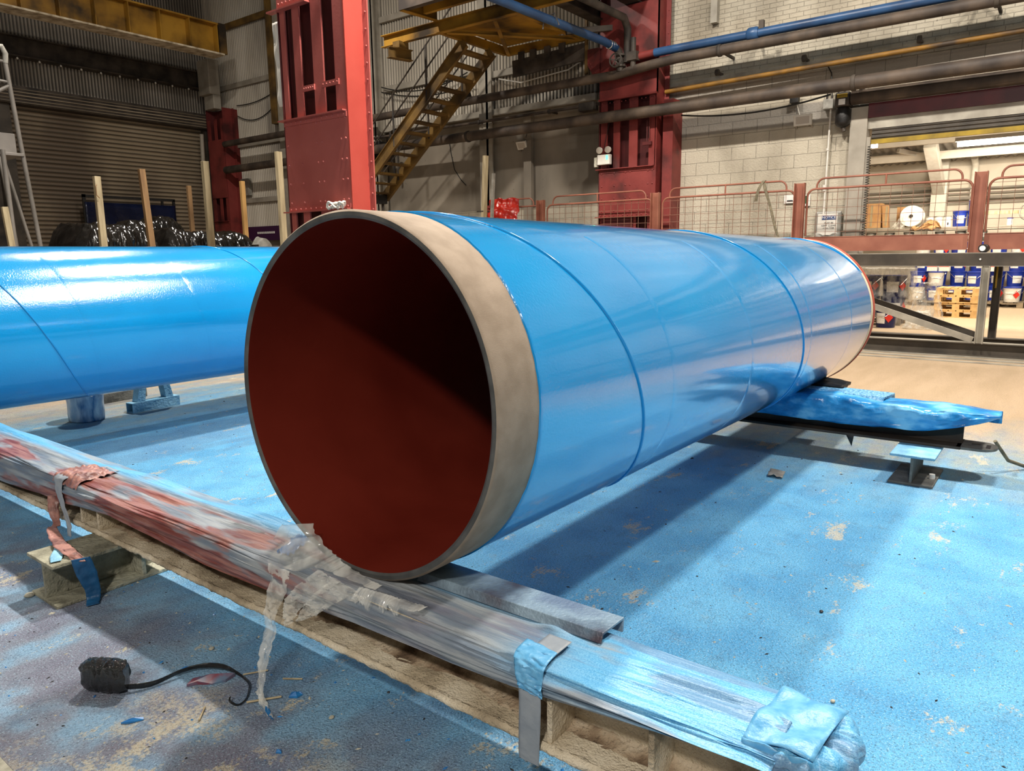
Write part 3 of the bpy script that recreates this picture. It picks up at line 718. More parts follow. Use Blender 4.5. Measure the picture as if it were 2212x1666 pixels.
# clear film torn under the pipe mouth
rf = thing('clear_film', (1.42, 1.95, .0), 'torn milky clear film hanging from under the pipe mouth', 'plastic film')
b = MB()
edgeL = [(2.064, .60), (2.10, .53), (2.127, .44), (2.128, .37), (2.12, .33), (2.03, .345), (1.97, .345), (1.90, .33), (1.83, .37), (1.76, .415), (1.70, .42)]
edgeR = [(2.02, .585), (1.99, .55), (1.95, .52), (1.91, .50), (1.87, .487), (1.84, .475), (1.80, .466), (1.77, .46), (1.745, .455), (1.715, .452), (1.68, .45)]
def fan(i, j):
    k = j*(len(edgeL)-1); q = min(int(k), len(edgeL)-2); f = k-q
    a = Vector((0, *edgeL[q])).lerp(Vector((0, *edgeL[q+1])), f); c = Vector((0, *edgeR[q])).lerp(Vector((0, *edgeR[q+1])), f)
    p = c.lerp(a, i)
    zf = abs(nz(j*8, i*.8))*.06*(.3+i)+.010*abs(nz(j*19, i*.7, 4))
    ragged = .02*nz(j*24, 5)*i**6
    return (1.50-.085*i-zf, p.y, p.z+ragged)
b.grid(fan, 46, 150); b.build('film_sheet', 'clear', rf, smooth=80)
def tail(pts, wid, seed):
    ribbon(MB(), pts, wid, (0, 1, .08), 110, .02, seed, m_=14).build('film_tail', 'clear', rf, smooth=80)
tail([(1.40, 2.09, .44), (1.385, 2.10, .35), (1.38, 2.135, .27), (1.37, 2.135, .19), (1.33, 2.12, .12), (1.29, 2.09, .05), (1.265, 2.04, .012), (1.245, 1.975, .006)], [.11, .10, .07, .065, .058, .05, .034, .055, .045], 4)
tail([(1.43, 1.86, .46), (1.39, 1.93, .40), (1.37, 1.99, .34), (1.355, 2.00, .29), (1.35, 2.01, .265)], [.12, .11, .085, .05, .006], 11)
tail([(1.43, 1.78, .45), (1.39, 1.84, .40), (1.37, 1.90, .345), (1.36, 1.95, .30)], [.12, .10, .07, .01], 17)
def fringe(i, j):
    y = 1.72-.30*j; dp = (.03+.08*max(0, nz(j*7, 2)+.1)+.05*abs(nz(j*23, 9)))*(1-j)**.7
    return (1.44-.03*math.sin(i*2)-.012*abs(nz(j*19, i*2)), y, .452+.02*j+.006-dp*i)
b = MB().grid(fringe, 14, 120); b.build('film_fringe', 'clear', rf, smooth=80)
ribbon(MB(), [(1.262, 2.012, .008), (1.245, 1.98, .007), (1.236, 1.955, .006)], [.02, .045, .03], (0, 1, .2), 14, .003, 2).build('blue_paint_tip', 'bluescrap', rf, smooth=80, label='blue paint on the tip of the film')
# bluish crumple between pipe and beam
b = MB().grid(lambda i, j: (1.46+.10*i, 2.12+.07*j, .455+.10*i*.3+.02*nz(i*7, j*7)), 14, 14)
b.build('blue_crumple', 'bluescrap', rf, smooth=80)

# ================================================================== FAR SUPPORT BEAM
root = thing('support_beam', (5.6, 2.5, .2), 'dark steel beam under the far end of the blue pipe', 'beam')
MB().ibeam((5.60, .47, .315), (5.60, 8.2, .315), .23, .26, .014, .018).build('beam_body', 'darksteel', root, bevel=.003)
eye(MB(), 5.48, 5.72, .27, .50, .20, .218).build('lifting_plate', 'greycrust', root, bevel=.003)
MB().box(5.53, 5.62, .31, .335, .217, .221).box(5.60, 5.64, .37, .42, .217, .221).build('plate_slot', 'ink', root)
b = MB()
lowF = [(.28, .425), (.5, .335), (.8, .29), (1.2, .28), (1.6, .285), (2.2, .30), (7, .31)]
def farw(i, j):
    y = .27+4.5*i; zl = lerp_tab(y, lowF); end = max(0, min(1, (.47-y)/.18))
    top = .450+.02*smooth(.9, 1.25, y)-.012*end
    half = .14-.045*end
    P = [(5.60+half, .36), (5.60+half, top), (5.60, top+.012), (5.60-half, top), (5.60-half-.02, (top+zl)/2), (5.60-half+.005, zl)]
    t = j*(len(P)-1); k = min(int(t), len(P)-2); f = t-k
    x = P[k][0]*(1-f)+P[k+1][0]*f; z = P[k][1]*(1-f)+P[k+1][1]*f
    wv = nz(y*5+j*2, j*5, 1)+.6*abs(nz(y*9-j*5, j*8, 4))
    return (x-.022*wv*(1 if k > 2 else .2), y, z+.016*wv)
b.grid(farw, 260, 40)
one('film_wrap', b, 'farwrap', 'glossy sky blue film draped over the far beam beyond the pipe', 'plastic film', smooth=80, thick=.002)
b = MB().grid(lambda i, j: (5.47, 1.12+.05*i*(1-j)+.01*j, .2-.075*j), 4, 6)
one('film_drip', b, 'blackrub', 'small dark flap of film hanging under the far beam', 'film flap', smooth=60, thick=.004)

# ================================================================== UNDER THE LEFT PIPE
b = MB()
b.lathe([(.135, 0), (.15, .01), (.152, .08), (.15, .16), (.158, .24), (.155, .34), (.165, .37), (.16, .39), (.13, .395)], (2.93, 7.30, 0), n=40)
for v in b.v:
    r_ = 1+.05*nz(v.x*18, v.y*18, v.z*6); v.x = 2.93+(v.x-2.93)*r_; v.y = 7.30+(v.y-7.30)*r_
one('wrapped_bucket', b, 'whitedrum', 'white and blue film-wrapped bucket standing under the left pipe', 'bucket', smooth=60)
def saddle(label, mt, x, y, ang=0, tall=.36):
    r = thing('pipe_saddle', (x, y, 0), label, 'pipe stand', 'low steel stands under the left pipe')
    L = .52; c, s_ = math.cos(ang), math.sin(ang)
    def T(p): return (x+p[0]*c-p[1]*s_, y+p[0]*s_+p[1]*c, p[2])
    def bx(b, x0, x1, y0, y1, z0, z1):
        q = MB().box(x0, x1, y0, y1, z0, z1); b.add([T(v) for v in q.v], q.f); return b
    b = MB()  # hollow square base tube
    for a in ((-.26, .26, -.055, -.045, 0, .1), (-.26, .26, .045, .055, 0, .1), (-.26, .26, -.045, .045, 0, .01), (-.26, .26, -.045, .045, .09, .1)): bx(b, *a)
    b.build('base_tube', mt, r, bevel=.004)
    b = MB(); P = [(-.20, .1), (.20, .1), (.14, tall), (-.14, tall)]; Q = [(-.115, .1), (.115, .1), (.085, tall-.09), (-.085, tall-.09)]
    V = [T((p[0], yy, p[1])) for yy in (-.045, .045) for p in P+Q]
    Fc = []
    for o_ in (0, 8):
        for k in (1, 2, 3): Fc.append((o_+k, o_+(k+1) % 4, o_+4+(k+1) % 4, o_+4+k))
    for k in range(4): Fc += [(k, (k+1) % 4, 8+(k+1) % 4, 8+k), (4+k, 4+(k+1) % 4, 12+(k+1) % 4, 12+k)]
    b.add(V, Fc); b.build('upright', mt, r, bevel=.006)
    return r
saddle('pale blue crusted pipe stand under the left pipe, nearer of the two', 'bluecrust', 3.57, 7.30, .12)
saddle('grey pipe stand behind the pale blue one under the left pipe', 'greycrust', 3.60, 8.05, .12)

# ================================================================== FLOOR LITTER
r = thing('tape_roll', (.99, 2.57, 0), 'wet looking black crushed tape roll with a curling black strap', 'tape')
b = MB()
def lump(i, j):
    a = 2*PI*j; t = i*2-1
    px = .075*t+.012*nz(t*3, j*5); sq = .06
    c, s_ = math.cos(a), math.sin(a); k = 1/max(abs(c), abs(s_))
    k = .35*k+.65; e = 1-.25*abs(t)**5
    return (.995+px*.55+c*sq*k*.5*e+.006*nz(i*12, j*12), 2.573-px*.95+c*sq*k*.45*e, .058+s_*.058*k*e+.005*nz(i*15, j*14, 3))
b.grid(lump, 50, 60)
b.add([lump(0, j/30) for j in range(30)], [list(range(30))]); b.add([lump(1, j/30) for j in range(30)], [list(range(30))])
b.build('roll_body', 'tarblack', r, smooth=60)
ribbon(MB(), [(1.03, 2.50, .02), (1.10, 2.46, .012), (1.20, 2.44, .02), (1.26, 2.40, .025), (1.30, 2.345, .022), (1.315, 2.28, .014), (1.31, 2.20, .01), (1.285, 2.155, .008), (1.245, 2.115, .006), (1.213, 2.11, .006), (1.203, 2.14, .012), (1.21, 2.15, .02)], [.02, .022, .016, .02, .018, .010, .007, .006, .006, .006, .006, .008], (.5, -.3, 1), 140, .003, 4, m_=4).build('strap', 'tarblack', r, smooth=80, thick=.004)
def scrap(name, label, cat, pts, mt, z=.006, hgt=.006, grp=None):
    n = len(pts); b = MB(); c = (sum(p[0] for p in pts)/n, sum(p[1] for p in pts)/n)
    V = [(p[0], p[1], z+hgt*.3*math.sin(k*2.1)) for k, p in enumerate(pts)]+[(c[0], c[1], z+hgt)]+[(p[0], p[1], .001) for p in pts]
    b.add(V, [(k, (k+1) % n, n) for k in range(n)]+[(k, (k+1) % n, n+1+(k+1) % n, n+1+k) for k in range(n)])
    return one(name, b, mt, label, cat, grp, smooth=30)
scrap('film_scrap', 'blue grey and red curled film scrap beside the black strap', 'film scrap', [(1.17, 2.36), (1.20, 2.34), (1.23, 2.30), (1.27, 2.275), (1.31, 2.28), (1.295, 2.31), (1.25, 2.335), (1.20, 2.37)], 'greyscrap', .01, .02)
scrap('paint_chip', 'bright blue paint flake lying in front of the black tape roll', 'paint flake', [(.93, 2.335), (.945, 2.315), (.985, 2.295), (.99, 2.305), (.96, 2.33)], 'bluescrap', .006, .008)
scrap('paint_chip', 'bright blue paint flake right of the clear film tail', 'paint flake', [(1.345, 2.01), (1.36, 1.985), (1.385, 1.985), (1.38, 2.0), (1.365, 2.02)], 'bluescrap', .006, .012)
scrap('paint_chip', 'small blue paint flake near the bottom edge below the film tail', 'paint flake', [(1.145, 1.80), (1.155, 1.785), (1.165, 1.80), (1.155, 1.81)], 'bluescrap', .005, .006)
def stone(label, x, y, rr, mt='stone', seed=0):
    b = MB(); b.grid(lambda i, j: (x+rr*math.sin(PI*i)*math.cos(2*PI*j)*(1+.3*nz(i*3, j*4, seed)), y+rr*.8*math.sin(PI*i)*math.sin(2*PI*j)*(1+.3*nz(j*4, i*3, seed)), rr*.45+rr*.5*math.cos(PI*i)), 8, 14)
    return one('stone', b, mt, label, 'stone', smooth=50)
stone('pale lump of dried paint left of the crusted stub beam', 1.12, 3.61, .022, seed=2)
stone('small white pebble on the blue floor between stub and strap', 1.36, 2.52, .012, seed=5)
stone('small white pebble on the dark shadow right of the film tail', 1.36, 1.80, .010, seed=7)
stone('tiny pale pebble on the bright blue floor right of the angle iron', 2.42, .50, .010, seed=9)
stone('dark pebble on the blue floor between pipe shadow and far beam', 3.05, .70, .010, 'ink', seed=4)
def splinter(label, p, q, r_=.003, mt='timbergrey'):
    return one('splinter', MB().tube([(*p, .005), (*q, .006)], r_, 5), mt, label, 'wood splinter')
splinter('pale wood splinter beside the clear film tail', (1.40, 2.12), (1.44, 2.06))
splinter('grey splinter lying at the end of the black strap curve', (1.24, 2.10), (1.33, 2.03), .004)
splinter('brown splinter crossing above the black strap', (1.33, 2.26), (1.40, 2.21), .003)
splinter('short grey splinter near the bottom edge of the floor', (1.09, 2.14), (1.14, 2.19), .0035)
for nm, mt, cnt, lab, sd in (('pale_grit', 'stone', 900, 'pale grit and dried paint crumbs scattered over the sprayed floor', 3), ('dark_grit', 'ink', 450, 'dark crumbs scattered over the sprayed floor', 5), ('blue_grit', 'bluescrap', 160, 'blue paint crumbs scattered on the near floor', 9)):
    rnd = random.Random(sd); b = MB()
    for _ in range(cnt):
        t = rnd.random()**1.6; x = .75+5.2*t if nm != 'blue_grit' else .75+1.2*t; y = rnd.uniform(-1.2+.1*x, 3.2+1.0*x)
        q = rnd.uniform(.0015, .0045)*(1+.35*t*2)*(1.8 if rnd.random() < .06 else 1); a = rnd.uniform(0, PI); l = rnd.uniform(1, 2.6)
        c, s_ = math.cos(a)*q, math.sin(a)*q
        b.add([(x+c*l, y+s_*l, 0), (x-s_, y+c, 0), (x-c*l, y-s_*l, 0), (x+s_, y-c, 0), (x+c*.3, y, q*.9)], [(0, 1, 4), (1, 2, 4), (2, 3, 4), (3, 0, 4)])
    one(nm, b, mt, lab, 'grit', kind='stuff')
b = MB().grid(lambda i, j: (4.80+.16*i, 1.50-.10*j+.03*i, .012+.03*abs(nz(i*4, j*4))), 6, 5)
one('film_scrap', b, 'greyplastic', 'small grey foil scrap on the floor under the pipe near the far beam', 'film scrap', smooth=40, thick=.002)
r_ = [(5.75, .30, .225), (5.85, .22, .08), (5.98, .12, .02), (6.2, .0, .012), (6.5, -.05, .012), (7.0, -.3, .012), (7.6, -.9, .012)]
one('rope', MB().tube(bez(r_[0], r_[1], .0, 3)+[Vector(p) for p in r_[2:]], .012, 8), 'strapgrey', 'thin grey rope leading from the far beam end to the right', 'rope', smooth=True)

# ================================================================== RED COLUMNS
def column(label, X, y0, y1, zt, z_lo, z_hi, dep, m_face, m_bright, m_in, rivets=True, strips=None, top=9.5, wing=1):
    """built-up riveted column: front face at X (towards -X), spanning y0..y1"""
    r = thing('steel_column', (X+dep/2, (y0+y1)/2, 0), label, 'column')
    W_ = y1-y0
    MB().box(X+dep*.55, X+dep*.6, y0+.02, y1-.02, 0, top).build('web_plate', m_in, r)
    b = MB()
    b.box(X, X+.02, y0, y1, z_lo, z_hi)
    if rivets:
        cols = [y1-.05, y1-.33, y0+.62, y0+.52, y0+.14, y0+.05]
        nr = max(4, int((z_hi-z_lo)/.2))
        for c in cols:
            for k in range(nr): b.rivet((X, c, z_lo+.12+(z_hi-z_lo-.2)*k/(nr-1)), (-1, 0, 0), .017)
    b.build('riveted_plate', m_face, r, smooth=40)
    for z, s_ in ((z_lo, -1), (z_hi, 1)):
        b = MB().box(X-.012, X, y0+.01, y1, z-.07*(s_ > 0)-.0, z+.07*(s_ < 0)).box(X-.07, X+.02, y0+.01, y1+.06, z-.006, z+.010)
        for k in range(12): b.rivet((X-.012, y0+.06+(W_-.1)*k/11, z+(-.035 if s_ > 0 else .035)), (-1, 0, 0), .016)
        b.build('edge_angle', m_face, r, smooth=40)
    for a, c in strips:
        MB().box(X+.005, X+.03, a, c, z_hi, zt).build('flat_bar', m_face, r)
        MB().box(X+.005, X+.03, a, c, 0, z_lo).build('flat_bar', m_face, r)
    # side flange turned to the lamps
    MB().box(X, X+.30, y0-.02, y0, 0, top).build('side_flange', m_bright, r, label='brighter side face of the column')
    b = MB().box(X+.30, X+.32, y0-.11, y0, 0, top)
    for k in range(int(top/.2)): b.rivet((X+.30, y0-.07, .1+k*.2), (-1, 0, 0), .016)
    b.build('rivet_strip', m_face, r, smooth=40)
    MB().box(X+.32, X+dep, y0-.02, y0, 0, top).build('rear_flange', m_face, r)
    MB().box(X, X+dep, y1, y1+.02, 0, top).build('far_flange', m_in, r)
    MB().box(X-.06, X+dep+.06, y0-.1, y1+.08, 0, .03).build('base_plate', m_face, r)
    return r
c1 = column('tall red riveted column right behind the two blue pipes', 6.4, 7.42, 8.70, 9.5, 2.10, 3.30, .36, 'redpaint', 'redlit', 'reddark',
            strips=[(8.58, 8.68), (8.28, 8.42), (7.84, 8.04), (7.43, 7.62)])
for a, c, z in ((8.02, 8.26, 3.66), (7.54, 7.87, 3.66)):
    b = MB().box(6.385, 6.405, a, c, z-.035, z+.035)
    for k in range(5): b.rivet((6.385, a+.03+(c-a-.06)*k/4, z), (-1, 0, 0), .013)
    b.build('batten_plate', 'redpaint', c1, smooth=40)
b = MB().box(6.33, 6.42, 8.05, 8.86, 4.68, 4.70).box(6.385, 6.40, 8.05, 8.7, 4.70, 4.84)
for k in range(8): b.rivet((6.385, 8.1+k*.08, 4.77), (-1, 0, 0), .015)
b.build('bracket_plate', 'redpaint', c1, smooth=40)
b = MB()
for k, (ya, yb) in enumerate(((8.16, 8.10), (8.14, 8.02), (8.22, 8.08), (8.12, 8.13))): b.tube([(6.62, ya, 5.4), (6.6, yb+.03, 4.4), (6.58+.03*k, (ya+yb)/2+.05, 3.8), (6.6, yb-.02, 3.32)], .012, 6)
b.build('cable_bundle', 'redold', c1, smooth=True)
# white sheet hanging behind the column
b = MB().grid(lambda i, j: (6.46+.03*nz(i*3, j*5), 8.83+.17*(i-.5)*(1-.25*j)-.02*j+.02*nz(j*4, 2), 3.52+1.08*(1-j)), 8, 30)
one('white_sheet', b, 'white', 'crumpled white sheet hanging left of the big red column', 'cloth', smooth=60, thick=.004)
# rope knot on the ledge
b = MB(); pts = [(6.30+.05*math.sin(t*1.7), 7.60+.13*math.sin(t*.83)+.02*math.cos(t*3), 2.145+.035*math.cos(t*2.3)+.01*math.sin(t*5)) for t in [k*.22 for k in range(90)]]
b.tube(pts, .014, 6)
one('rope_bundle', b, 'white', 'bundle of white rope on the foot ledge of the big red column', 'rope', smooth=True)

c2 = column('deep red riveted column standing against the far wall under the valves', 13.0, 6.46, 7.66, 4.42, 2.2, 3.12, .34, 'redold', 'redold', 'reddark',
            strips=[(7.5, 7.64), (7.22, 7.36), (6.84, 7.02), (6.48, 6.60)])
MB().box(13.0, 13.03, 6.44, 7.66, 4.42, 6.05).build('head_plate', 'redold', c2)
b = MB().box(12.93, 13.0, 6.44, 7.66, 4.40, 4.44)
for k in range(14): b.rivet((12.99, 6.5+k*.085, 4.36), (-1, 0, 0), .014)
b.build('edge_angle', 'redold', c2, smooth=40)
b = MB(); P = [(7.66, 4.75), (7.66, 5.4), (8.02, 5.4), (7.98, 5.2), (7.72, 4.78)]
b.add([(x, y, z) for x in (12.95, 12.98) for y, z in P], [list(range(5)), list(range(5, 10))]+[(k, (k+1) % 5, 5+(k+1) % 5, 5+k) for k in range(5)])
for k in range(6): b.rivet((12.95, 7.75+.04*k, 4.95+.06*k), (-1, 0, 0), .016)
b.build('gusset', 'redold', c2, smooth=30)
MB().box(13.1, 13.5, 6.16, 6.36, 0, 4.3).build('wall_pier', 'redold', c2)
MB().box(12.98, 13.02, 6.9, 7.6, 1.9, 2.2).build('foot_panel', 'reddark', c2)
b = MB().tube([(12.97, 6.62, 3.95), (12.97, 6.62, 3.55)], .012, 6).tube([(12.97, 6.58, 3.95), (12.96, 6.57, 3.62)], .010, 6).box(12.94, 12.99, 6.52, 6.7, 3.5, 3.56)
b.build('hook_plate', 'reddark', c2)
c3 = column('sooty red column in the corner beside the brown shutter', 12.95, 20.6, 21.45, 5.6, 2.0, 2.6, .5, 'redold', 'redold', 'reddark', rivets=False,
            strips=[(21.3, 21.42), (20.95, 21.08), (20.62, 20.75)], top=5.9)
MB().box(12.93, 12.96, 20.62, 21.42, 3.3, 5.0).build('cover_plate', 'redold', c3)
b = MB().box(12.8, 13.15, 20.9, 21.5, 6.3, 7.3).box(12.9, 13.15, 20.9, 21.4, 5.9, 6.3)
b.build('head_block', 'grey', c3, bevel=.02)
b = MB().tube([(12.78, 21.5, 5.2), (12.75, 21.5, 4.2), (12.85, 21.5, 3.2)], .06, 10)
b.build('downpipe', 'grey', c3, smooth=True)
# ================================================================== CRANE GIRDER, upper left
r = thing('crane_girder', (9, 19, 6.9), 'yellow stiffened plate girder high on the left', 'girder')
MB().ibeam((3.5, 19, 7.27), (12.0, 19, 7.27), .78, .42, .02, .04).build('girder_body', 'yellow', r)
MB().box(3.5, 12.0, 18.72, 19.28, 6.86, 6.90).build('bottom_plate', 'crust', r)
for k in range(10): MB().box(11.86-k*.78, 11.88-k*.78, 18.79, 18.99, 6.92, 7.62).build('stiffener', 'yellow', r)
MB().box(11.9, 12.1, 18.75, 19.25, 6.9, 7.66).build('end_plate', 'yellowdirt', r)
# ================================================================== YELLOW PLATFORM AND STAIR
r = thing('crane_platform', (11.9, 9, 5.6), 'dirty yellow maintenance platform seen from below at the top', 'platform')
def chan(name, p, q, dep=.2, wid=.1, mt='yellow', fl=1, par=None): return MB().channel(p, q, dep, wid, .012, flip=fl).build(name, mt, par or r)
chan('main_beam', (10.9, 11.42, 5.7), (10.9, 4.5, 5.7), .22, .1)
chan('cross_beam', (10.9, 9.87, 5.68), (12.9, 9.87, 5.68), .16, .08, fl=-1)
chan('cross_beam', (10.9, 8.13, 5.68), (12.95, 8.13, 5.68), .16, .08)
chan('edge_beam', (12.92, 9.9, 5.68), (12.98, 7.95, 5.68), .16, .08, fl=-1)
MB().bar((10.95, 9.79, 5.60), (12.87, 8.18, 5.60), .07, .02).bar((10.95, 9.79, 5.64), (12.87, 8.18, 5.64), .012, .07).build('diagonal_brace', 'yellow', r)
MB().bar((10.92, 8.6, 5.58), (12.88, 9.8, 5.58), .07, .02).bar((10.92, 8.6, 5.62), (12.88, 9.8, 5.62), .012, .07).build('diagonal_brace', 'yellow', r)
MB().box(10.9, 12.95, 8.1, 9.9, 5.79, 5.80).build('deck_plate', 'yellow', r)
chan('upper_beam', (10.0, 10.05, 5.92), (10.88, 9.97, 5.92), .22, .1, par=r)
MB().box(9.98, 10.10, 6.4, 10.05, 5.82, 6.02).build('upper_beam', 'pipebrown', r)
MB().box(10.1, 10.9, 6.2, 9.95, 6.02, 6.04).build('deck_plate', 'yellow', r)
chan('upper_beam', (10.45, 6.2, 5.93), (10.45, 9.9, 5.93), .16, .08, par=r)
MB().ibeam((10.55, 10.95, 5.38), (11.05, 10.83, 5.38), .2, .14, .012, .016).build('stub_beam', 'yellowdirt', r)
MB().box(10.7, 10.95, 10.8, 10.98, 5.48, 5.6).build('hanger', 'yellowdirt', r)
MB().bar((12.9, 9.7, 5.3), (12.98, 7.98, 5.38), .06, .32).build('edge_plate', 'darksteel', r)
for y in (8.4, 8.75, 9.1, 9.4): MB().box(12.85, 12.9, y, y+.14, 5.42, 5.6).build('edge_bracket', 'darksteel', r)
MB().bar((12.95, 7.95, 6.0), (12.95, 7.95, 4.95), .05, .05).build('hanger', 'yellowdirt', r)

r = thing('steel_stair', (11.9, 11.6, 2.75), 'steep dirty yellow steel stair with handrails below the platform', 'stairs')
A0, A1 = Vector((11.5, 9.80, 5.55)), Vector((11.5, 13.1, 2.86))
B0, B1 = A0+Vector((.8, 0, 0)), A1+Vector((.8, 0, 0))
up = (0, .63, .77)
MB().channel(A0, A1, .24, .07, .012, up=up, flip=-1).build('stringer', 'yellowdirt', r)
MB().channel(B0, B1, .24, .07, .012, up=up, flip=1).build('stringer', 'yellowdirt', r)
for k in range(14):
    p = A0.lerp(A1, (k+.6)/14); MB().box(p.x, p.x+.8, p.y-.11, p.y+.11, p.z-.02, p.z+.015).build('tread', 'yellowdirt', r)
def railset(X, ys):
    b = MB()
    ln = lambda y, dz: (X, y, 5.55-(y-9.80)*.815+dz)
    for y in ys: MB().tube([ln(y, -.05), ln(y, 1.0)], .022, 8).build('rail_post', 'darksteel', r)
    for dz in (1.0, .55): MB().tube([ln(10.1, dz), ln(13.1, dz)], .016, 8).build('handrail', 'darksteel', r)
railset(11.5, (10.87, 11.87, 12.85)); railset(12.3, (10.6, 11.6, 12.6))
MB().box(11.5, 12.3, 13.0, 13.2, 2.7, 2.9).build('foot_box', 'blackrub', r)
for x in (12.25, 11.55): MB().tube([(x, 13.1, 2.8), (x, 13.1, 0)], .03, 8).build('foot_prop', 'darksteel', r)
# ================================================================== OVERHEAD STEEL BY THE FAR COLUMN
r = thing('runway_beams', (11, 7.2, 5.9), 'bundle of sooty runway beams and cladding above the valves', 'beam')
MB().ibeam((8, 7.75, 6.05), (13.4, 7.75, 6.05), .3, .25, .02, .02).build('runway_beam', 'darksteel', r)
MB().ibeam((7, 7.0, 6.25), (13.4, 7.0, 6.25), .35, .3, .02, .02).build('runway_beam', 'darksteel', r)
b = MB()
for k in range(60): pass
b.grid(lambda i, j: (8+6.6*i, 6.62+.02*math.sin(2*PI*8+6.6*i*2*PI/.088), 6.22+3.5*j), 450, 1)
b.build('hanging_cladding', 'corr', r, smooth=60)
MB().box(8, 14.6, 6.66, 6.9, 6.2, 6.28).build('bottom_trim', 'darksteel', r)
MB().bar((12.3, 8.0, 5.6), (13.2, 7.3, 5.75), .08, .1).bar((13.2, 7.3, 5.75), (13.2, 7.3, 5.2), .1, .1).build('bracket', 'darksteel', r)
for x in (10.6, 10.85): MB().lathe([(.07, 0), (.09, .02), (.09, .12), (.06, .14)], (x, 7.35, 5.85), (0, 0, 1), 16).build('pulley', 'darksteel', r, smooth=True)
MB().tube([(8.5, 7.1, 5.75), (12.7, 7.0, 5.75), (12.85, 7.0, 5.6), (12.85, 7.0, 5.0)], .07, 12).build('vertical_pipe', 'darksteel', r, smooth=True)
# ================================================================== PIPES ON THE FAR WALL
def wallpipe(name, label, pts, r_, mt, cat='pipe', clamps=()):
    r = thing(name, tuple(pts[0]), label, cat)
    MB().tube(pts, r_, 14).build('pipe_run', mt, r, smooth=True)
    for y in clamps:
        p = pts[0]
        MB().lathe([(r_+.012, -.03), (r_+.018, -.02), (r_+.018, .02), (r_+.012, .03)], (p[0], y, p[2]), (0, 1, 0), 14).build('clamp', 'darksteel', r, smooth=True)
        MB().box(p[0], 13.49, y-.02, y+.02, p[2]-.02, p[2]+.02).build('bracket', 'darksteel', r)
    return r
wallpipe('wall_pipe', 'thick sooty lowest pipe running the whole length of the far wall', [(12.82, -6, 4.07), (12.82, 20.4, 4.07)], .105, 'pipebrown', clamps=(-2, 3.0, 10.9, 16))
wallpipe('wall_pipe', 'sooty pipe above it that passes behind the stair and over the red column', [(12.83, -6, 4.91), (12.83, 6.0, 4.91), (12.83, 6.5, 4.88), (12.83, 7.2, 4.81), (12.83, 20.4, 4.81)], .085, 'pipebrown', clamps=(1.2, 5.2, 10.9, 16))
r = wallpipe('wall_pipe', 'thin yellowish pipe with a branched clamp high on the block wall', [(13.25, -6, 4.66), (13.25, 6.4, 4.46)], .04, 'pipeyellow', clamps=(2.2, 3.9, 5.4))
wallpipe('wall_pipe', 'thin dark conduit pipe crossing the stained sheet wall', [(13.2, 7.5, 4.42), (13.2, 14.5, 4.42)], .03, 'pipebrown', clamps=(9.0, 10.9))
b = MB().box(13.05, 13.25, 7.85, 8.2, 4.30, 4.46)
one('junction_box', b, 'darksteel', 'dark box on the conduit beside the far red column', 'box', bevel=.01)
r = wallpipe('air_pipe', 'blue painted pipe running along the top of the block wall', [(12.88, -6, 5.09), (12.88, 6.45, 5.09)], .075, 'bluepipe', clamps=(1.5, 4.7))
MB().tube([(12.88, 6.45, 5.09), (12.88, 7.0, 5.07)], .07, 14).build('red_section', 'redold', r, smooth=True, label='red painted length of the pipe')
MB().lathe([(.09, 0), (.11, .03), (.11, .16), (.09, .19)], (12.88, 4.55, 5.09), (0, 1, 0), 16).build('coupling', 'bluepipe', r, smooth=True)
MB().box(12.82, 12.89, 4.46, 4.54, 5.14, 5.27).build('lever', 'darksteel', r)
r = thing('air_pipe', (8, 7.3, 5.3), 'blue pipe running over the yellow platform towards the valves', 'pipe')
MB().tube([(5.5, 7.48, 5.3), (12.3, 7.2, 5.3), (12.75, 7.18, 5.26)], .07, 14).build('pipe_run', 'bluepipe', r, smooth=True)
for x in (12.5, 12.58, 12.66): MB().lathe([(.074, 0), (.082, .01), (.074, .02)], (x, 7.195, 5.285), (1, -.04, -.03), 16).build('steel_band', 'chrome', r, smooth=True)
MB().tube([(10.7, 7.1, 5.2), (10.72, 7.2, 5.4), (10.74, 7.42, 5.38), (10.74, 7.45, 5.2)], .012, 8).build('hook', 'chrome', r, smooth=True)
r = thing('valve_assembly', (12.75, 7.05, 4.95), 'black valve with spoked handwheel in front of the far red column', 'valve')
MB().tube([(12.75, 7.18, 5.26), (12.8, 7.15, 5.2), (12.8, 7.12, 5.0), (12.8, 7.12, 4.85)], .07, 12).build('valve_body', 'darksteel', r, smooth=True)
MB().lathe([(.11, 0), (.11, .03)], (12.8, 7.12, 5.12), (0, 0, 1), 16).lathe([(.11, 0), (.11, .03)], (12.8, 7.12, 4.93), (0, 0, 1), 16).build('flange', 'darksteel', r)
wc = Vector((12.62, 7.12, 5.02))
MB().tube([wc+Vector((0, math.cos(a)*.12, math.sin(a)*.12)) for a in [2*PI*k/28 for k in range(28)]], .014, 8, closed=True).build('handwheel_rim', 'darksteel', r, smooth=True)
for k in range(5):
    a = 2*PI*k/5+.3; MB().bar(wc, wc+Vector((0, math.cos(a)*.12, math.sin(a)*.12)), .018, .012, up=(1, 0, 0)).build('spoke', 'darksteel', r)
MB().tube([wc, (12.8, 7.12, 5.02)], .016, 8).build('spindle', 'darksteel', r)
MB().tube([(12.8, 6.85, 5.4), (12.8, 6.85, 4.85)], .05, 12).box(12.72, 12.88, 6.75, 6.95, 5.0, 5.15).build('second_valve', 'darksteel', r)
